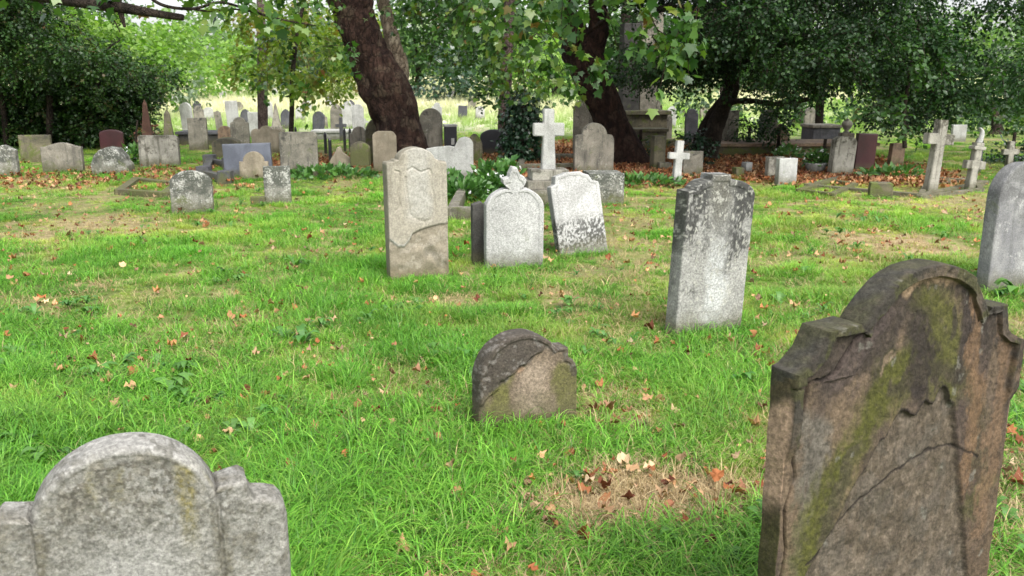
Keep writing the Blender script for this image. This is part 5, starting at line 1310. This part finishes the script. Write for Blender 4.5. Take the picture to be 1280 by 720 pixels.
# -- trees and bushes beyond the graves, across the pale meadow
bgt = [  # (x, y_base, Y, crown clumps, material, size, label)
 (40, 30, [(40, 0, 110, 60), (-60, 20, 100, 70), (100, 60, 70, 40)], G_mid, 'tall mid-green tree beyond the big bush'),
 (200, 46, [(215, 70, 42, 30), (180, 95, 34, 22), (240, 95, 30, 18), (200, 40, 40, 20)], G_light, 'light green tree above the obelisks'),
 (262, 52, [(265, 95, 26, 20), (300, 82, 26, 22), (285, 60, 26, 20)], G_light, 'bright bushy tree past the meadow, left of the purplish trunk'),
 (222, 38, [(225, 112, 20, 12), (238, 106, 15, 14)], G_grey, 'grey-green bush at the near side of the meadow by the obelisks'),
 (350, 60, [(350, 75, 50, 30), (400, 60, 50, 36)], G_grey, 'greyish tree across the meadow behind the purplish trunk'),
 (420, 48, [(425, 100, 26, 20), (450, 80, 26, 28), (408, 66, 28, 24), (440, 30, 40, 30)], G_yel, 'yellow-green tree just left of the leaning trunk, beyond the meadow'),
 (520, 50, [(520, 60, 36, 40), (540, 20, 50, 30), (505, 100, 20, 22), (560, -10, 60, 30)], G_mid, 'mid-green tree right of the leaning trunk'),
 (565, 44, [(566, 95, 26, 26), (600, 108, 28, 24), (575, 70, 24, 20), (540, 112, 18, 16), (612, 126, 18, 12)], G_ivy, 'dark dense evergreen behind the tall round-topped headstone'),
 (610, 54, [(610, 50, 44, 34), (650, 20, 50, 34), (600, 10, 50, 30)], G_mid, 'leafy green tree behind the pinkish trunk'),
 (690, 46, [(690, 70, 44, 30), (710, 105, 34, 20), (670, 108, 26, 18), (680, 130, 24, 10)], G_light, 'light green tree filling the gap between ivy stump and dark plane tree'),
 (705, 40, [(735, 142, 30, 12), (700, 136, 26, 12)], G_bush, 'dark low bush behind the mottled grey headstone'),
 (770, 58, [(770, 60, 50, 40), (830, 40, 50, 40), (800, 100, 36, 18)], G_mid, 'green tree far behind the pillared monument'),
 (850, 50, [(845, 118, 30, 12), (880, 126, 26, 10)], G_grey, 'pale grey-green bush far off between monument and forked trunk'),
 (940, 56, [(930, 100, 60, 36), (980, 80, 60, 40), (1040, 100, 60, 36)], G_mid, 'green tree far beyond the dark boughs'),
 (1060, 42, [(1060, 140, 40, 16), (1010, 130, 30, 14), (1090, 120, 40, 24)], G_light, 'bright bush in the gap under the dark boughs'),
 (1160, 36, [(1160, 110, 70, 34), (1240, 120, 70, 36)], G_bush, 'dark hedge-like tree behind the leaning crosses'),
 (900, 30, [(885, 128, 34, 16), (925, 134, 30, 16)], G_bush, 'dark low bush in the gap right of the forked trunk'),
 (990, 31, [(985, 130, 34, 16), (1030, 136, 24, 12), (1080, 142, 30, 16)], G_mid, 'low green bushy growth beyond the dark chest tomb'),
 (1130, 28, [(1125, 146, 36, 20), (1180, 144, 34, 18), (1100, 130, 30, 20)], G_bush, 'dark bush far behind the leaning cross'),
 (1240, 27, [(1240, 156, 34, 22), (1290, 160, 36, 26), (1215, 145, 24, 12)], G_bush, 'dark bush behind the small grey cross at the right'),
 (820, 34, [(822, 134, 16, 9), (872, 120, 20, 10)], G_grey, 'grey-green low bush between the far headstones and the monument'),
 (1330, 34, [(1300, 100, 70, 60), (1380, 60, 90, 80)], G_mid, 'green tree beyond the right edge evergreen'),
 (-60, 34, [(-80, 90, 90, 60), (-160, 60, 90, 80)], G_mid, 'green tree beyond the left edge'),
]
for i, (x, Y, cls, mt, lab) in enumerate(bgt):
    b = aty(x, 150, Y); gz = float(hgt(b.x, Y)); top = aty(x, cls[0][1], Y).z
    big = cls[0][2] > 30
    lim_ = [([Vector((b.x, Y, gz - .3)), Vector((b.x + .2, Y, (gz + top) / 2)), Vector((b.x, Y, top + .5))], [.22 if big else .07, .17 if big else .05, .06])]
    cc = [CL(cx, cy, Y + (j % 3 - 1) * 1.2, rx, ry) for j, (cx, cy, rx, ry) in enumerate(cls)]
    sz = .0055 * Y
    tree('broadleaf_tree' if cls[0][1] < 105 and big else 'bush', lab, 'tree' if cls[0][1] < 105 and big else 'bush', Y, lim_, B_dark, cc, mt, per=4.2 * (40 / Y) ** 1.2, L=sz * 3, size=sz, seed=100 + i, nl=10, twig=0, inner=.2, spread=.9)
# far wood closing the view
P_, T_, N_, S_, R_ = [], [], [], [], []
(P_, T_, N_, S_, R_), TW = crown_arrays([((x, 92 + 9 * math.sin(x * .31), 1.6 + 2.2 + 1.6 * math.sin(x * .17 + 1) + 1.4 * math.sin(x * .43)), (7, 5, 4.2)) for x in range(-100, 101, 7)] + [((x, 105, 5 + 2 * math.sin(x * .23)), (9, 5, 5)) for x in list(range(-110, -50, 9)) + list(range(-18, 111, 9))], .42, 1.8, .62, 200, nl=9, inner=.3, spread=.9)
G_far = leaf_mat('far_leaf', [(.06, .12, .035), (.10, .18, .05), (.16, .24, .07)], .4)
tag(leaves_mesh('distant_woodland', 'quad', P_, T_, N_, S_, R_, G_far, None), kind='stuff', label='distant green woodland closing the meadow', cat='woodland')

# ================================================================ ground cover
def field(n, y0, y1, power, spread=.66, pad=.8):
    """positions thinning with distance"""
    u = rng.uniform(size=n); y = (y0 ** (1 - power) + u * (y1 ** (1 - power) - y0 ** (1 - power))) ** (1 / (1 - power)) if power != 1 else y0 * (y1 / y0) ** u
    x = rng.uniform(-1, 1, n) * (y * spread + pad)
    return x, y
def clear(x, y, pad=0.0):
    k = np.ones(len(x), bool)
    for (fx, fy, hx, hy, r) in FOOT:
        dx, dy = x - fx, y - fy; a = dx * math.cos(r) + dy * math.sin(r); b = -dx * math.sin(r) + dy * math.cos(r)
        k &= ~((np.abs(a) < hx + pad) & (np.abs(b) < hy + pad))
    return k
gcol = [(.024, .085, .009), (.068, .215, .016), (.135, .335, .030), (.28, .47, .09)]
GM = leaf_mat('grass_blade', gcol, .35, .5, .4, instancer=(.36, .38, .08), tcol=(1.15, 1.35, .5))
# x, y for turf tufts
x, y = field(100000, 1.25, 30, 1.35)
bb = bare(x, y); ll = litter(x, y); md = meadow(x, y)
big = fbm(x * 1.1, y * 1.1, 0, 301, 3); mid = fbm(x * 3.5, y * 3.5, 0, 302, 3)
keep = (rng.uniform(size=len(x)) > bb * .80) & (rng.uniform(size=len(x)) > .5 * sstep(.50, .36, fbm(x * 5, y * 5, 0, 306, 3))) & (rng.uniform(size=len(x)) > ll * .93) & clear(x, y, .012) & (rng.uniform(size=len(x)) > md)
x, y, bb, big, mid, ll = [a[keep] for a in (x, y, bb, big, mid, ll)]
hs_ = (.50 + 1.1 * sstep(.35, .68, big) * (.5 + mid)) * (1 - .55 * bb) * (1 + .45 * sstep(5.5, 2.5, y) * sstep(.3, -1, x)) * (1 + .018 * np.clip(y - 5, 0, 25))
hs_ *= rng.uniform(.75, 1.25, len(x)) * np.where(y > 9, .9, 1)
tint = np.clip(.65 * bb + .12 * sstep(-1, 2, x) + .75 * (fbm(x * 1.7, y * 1.7, 0, 303, 4) - .48) * 2 + .10 * sstep(6, 14, y) + .1 * rng.normal(size=len(x)) + .3 * ll, 0, .8)
val = .60 + .55 * fbm(x * .8, y * .8, 0, 304, 3) + .45 * (fbm(x * 4.5, y * 4.5, 0, 305, 3) - .25) + .12 * rng.normal(size=len(x)); val *= 1 + .25 * sstep(5, 12, y)
turf = [blades_mesh('turf_tuft', 46, .055, .035, .085, .0034, .7, .9, 400 + i) for i in range(5)]
scatter('lawn_grass', turf, GM, np.stack([x, y, hgt(x, y)], -1), rng.uniform(0, 6.28, len(x)), hs_, tint, np.clip(val, .45, 1.6))
# long drooping tufts, most of them in the left foreground and at the feet of the stones
x, y = field(24000, 1.3, 16, 1.4)
big = fbm(x * 1.3 + 5, y * 1.3, 0, 311, 3)
wgt = sstep(.46, .62, big) * (1 - bare(x, y)) * (.35 + .65 * sstep(1.0, -1.0, x)) * sstep(15, 7, y)
pxs = np.array([(120, 480), (60, 520), (220, 520), (300, 500), (180, 470), (40, 460), (400, 560), (500, 610), (650, 575), (690, 590), (620, 590), (600, 550), (520, 540), (860, 500), (900, 470), (890, 440), (930, 700), (860, 690), (480, 680), (780, 560), (260, 420), (330, 440), (900, 430), (700, 610), (560, 640), (390, 640), (450, 600), (90, 420), (640, 650)])
for (a, b_) in pxs:
    q = onz(a, b_); wgt = np.maximum(wgt, sstep(.55, .1, np.hypot(x - q.x, (y - q.y) * 1.0)) * (1 - bare(x, y)))
k = (rng.uniform(size=len(x)) < wgt) & clear(x, y, .03); x, y = x[k], y[k]
# ring of longer grass round every stone
ex, ey = [], []
for (fx, fy, hx, hy, r) in FOOT:
    if fy > 16: continue
    m_n = int((hx * 2) * 60 * (1 if fy < 9 else .7)) + 3
    a = rng.uniform(-hx - .04, hx + .04, m_n); b_ = np.where(rng.uniform(size=m_n) < .65, -hy - rng.uniform(.02, .07, m_n), hy + rng.uniform(.02, .06, m_n))
    ex += list(fx + a * math.cos(r) - b_ * math.sin(r)); ey += list(fy + a * math.sin(r) + b_ * math.cos(r))
ns_ = len(x); x = np.concatenate([x, ex]); y = np.concatenate([y, ey])
k = clear(x, y, .012); sc = np.concatenate([rng.uniform(.65, 1.3, ns_) * (1 + .25 * sstep(5, 2.5, y[:ns_]) * sstep(.5, -1.5, x[:ns_])), rng.uniform(.45, .95, len(ex))])[k]; x, y = x[k], y[k]
long_ = [blades_mesh('long_tuft', 38, .05, .10, .23, .0042, .8, 1.9, 420 + i, 6) for i in range(5)]
scatter('long_grass', long_, GM, np.stack([x, y, hgt(x, y)], -1), rng.uniform(0, 6.28, len(x)), sc, np.clip(rng.normal(.05, .07, len(x)), 0, .5), np.clip(rng.normal(1.08, .2, len(x)), .6, 1.7))
# dry straw lying on the worn places
SM = leaf_mat('dry_straw', [(.30, .21, .11), (.48, .37, .21), (.64, .54, .35)], .2, .8, .2, instancer=(.16, .10, .05))
x, y = field(44000, 1.3, 20, 1.3); w_ = np.maximum(bare(x, y), .30 + .22 * sstep(-1.5, 1.5, x))
k = (rng.uniform(size=len(x)) < w_) & clear(x, y, .03); x, y = x[k], y[k]
strawm = [blades_mesh('straw', 13, .09, .06, .20, .0030, 1.6, 1.5, 440 + i, 4) for i in range(4)]
scatter('dry_grass', strawm, SM, np.stack([x, y, hgt(x, y) + .008], -1), rng.uniform(0, 6.28, len(x)), rng.uniform(.4, 1.0, len(x)), rng.uniform(0, .7, len(x)), np.clip(rng.normal(1, .15, len(x)), .6, 1.4))
# broad-leaved weeds and clover in the lawn
WM = leaf_mat('weed_leaf', [(.035, .11, .02), (.06, .17, .03), (.09, .21, .045)], .3, .5, .4, instancer=(.12, .2, .05))
def rosette(name, n, L, w, seed, rise=.5):
    g = np.random.default_rng(seed); V, F, Rn = [], [], []
    for i in range(n):
        a = g.uniform(0, 6.28); l = L * g.uniform(.6, 1.1); el = g.uniform(.15, rise); b0 = len(V); rn = g.uniform(); c, s = math.cos(a), math.sin(a)
        for q, ww, up in ((0, .12, 0), (.3, .8, .75), (.6, 1, 1.0), (.85, .6, .9), (1, .02, .6)):
            for sg in (-1, 1): V.append((c * l * q - s * sg * ww * w * l, s * l * q + c * sg * ww * w * l, .005 + el * l * up + .1 * abs(sg) * w * l)); Rn.append(rn)
        for q in range(4): F += [(b0 + 2 * q, b0 + 2 * q + 1, b0 + 2 * q + 3), (b0 + 2 * q, b0 + 2 * q + 3, b0 + 2 * q + 2)]
    me = np_mesh(name, np.array(V), np.array(F)); attr(me, 'rnd', np.array(Rn)); return me
x, y = field(1500, 1.5, 13, 1.3); k = (rng.uniform(size=len(x)) < sstep(.48, .62, fbm(x * 1.5, y * 1.5, 0, 321, 3))) & clear(x, y, .06); x, y = x[k], y[k]
q = [onz(215, 492), onz(232, 500), onz(380, 432), onz(372, 425), onz(1268, 375), onz(925, 480)]; x = np.concatenate([x, [v.x for v in q]]); y = np.concatenate([y, [v.y for v in q]])
sc = np.concatenate([rng.uniform(.3, .9, len(x) - 6), [1.2, .9, 1.1, .9, 1.6, .8]])
scatter('lawn_weeds', [rosette('weed_rosette', 8, .11, .22, 450 + i, .9) for i in range(4)], WM, np.stack([x, y, hgt(x, y) + .02], -1), rng.uniform(0, 6.28, len(x)), sc, rng.uniform(0, .4, len(x)), np.clip(rng.normal(1.05, .12, len(x)), .6, 1.4))
# pale tall grass of the far meadow
MM = leaf_mat('meadow_grass', [(.42, .38, .27), (.56, .52, .41), (.66, .62, .52)], .3, .8, .2, instancer=(.20, .32, .07))
x, y = field(26000, 24, 85, 1.1, .72, 4); k = (rng.uniform(size=len(x)) < meadow(x, y)) & clear(x, y, .1); x, y = x[k], y[k]
mt_n = fbm(x * .15, y * .15, 0, 331, 3)
mead_m = [blades_mesh('meadow_tuft', 30, .28, .22, .55, .016, .5, .8, 460 + i, 3) for i in range(4)]
scatter('meadow_grass', mead_m, MM, np.stack([x, y, hgt(x, y)], -1), rng.uniform(0, 6.28, len(x)), rng.uniform(.5, 1.1, len(x)) * (.55 + .5 * sstep(26, 45, y)), np.clip(sstep(.50, .64, mt_n) * .7 + .9 * sstep(42, 30, y), 0, 1), np.clip(rng.normal(1.05, .12, len(x)), .7, 1.5))
# fallen leaves
FM = leaf_mat('fallen_leaf', [(.09, .028, .014), (.18, .055, .022), (.28, .10, .035), (.36, .17, .07), (.44, .30, .17)], .15, .7, .3, instancer=(.44, .34, .22))
def dead(name, seed):
    g = np.random.default_rng(seed); tv, tf = leaf_tpl('plane'); V = tv.copy(); V[:, 1] -= .4
    r = np.hypot(V[:, 0], V[:, 1]); V[:, :2] *= (.75 + .25 * g.uniform(size=(len(V), 1))) * (1 - .25 * (r > .55)[:, None]); V[:, 2] = .55 * r * g.uniform(.0, 1.4, len(V)) + .9 * g.normal() * V[:, 0] ** 2 + .12 * g.normal(size=len(V)); V *= .12
    me = np_mesh(name, V, tf); attr(me, 'rnd', np.full(len(V), (seed * .37) % 1)); return me
dl = [dead('dead_leaf', 470 + i) for i in range(9)]
def fallen(name, x, y, sc, tint, up=.0):
    k = clear(x, y, .0); x, y, sc, tint = x[k], y[k], sc[k], tint[k]; n = len(x)
    scatter(name, dl, FM, np.stack([x, y, hgt(x, y) + .015 + up * rng.uniform(size=n)], -1), rng.uniform(0, 6.28, n), sc, tint, np.clip(rng.normal(1, .22, n), .5, 1.6), tilt=rng.normal(0, .35, (n, 2)), smooth=False)
x, y = field(90000, 11, 24, 1.0, .66, .5); k = rng.uniform(size=len(x)) < litter(x, y) ** 1.2 * .85
x, y = x[k], y[k]; fallen('leaf_litter', x, y, rng.uniform(.45, .95, len(x)), np.clip(rng.normal(.0, .15, len(x)), 0, .7), .04)
x, y = field(30000, 1.6, 16, 1.0); w_ = .11 + .32 * bare(x, y) + .25 * sstep(6, 11, y) + .12 * sstep(-1, 2, x) * sstep(4, 2.5, y) * 0; k = rng.uniform(size=len(x)) < w_ * .7
x, y = x[k], y[k]; fallen('fallen_leaves', x, y, (rng.uniform(.0, 1, len(x)) ** 2.2 * .55 + .16) , np.clip(rng.normal(.10, .35, len(x)), 0, 1), .05)
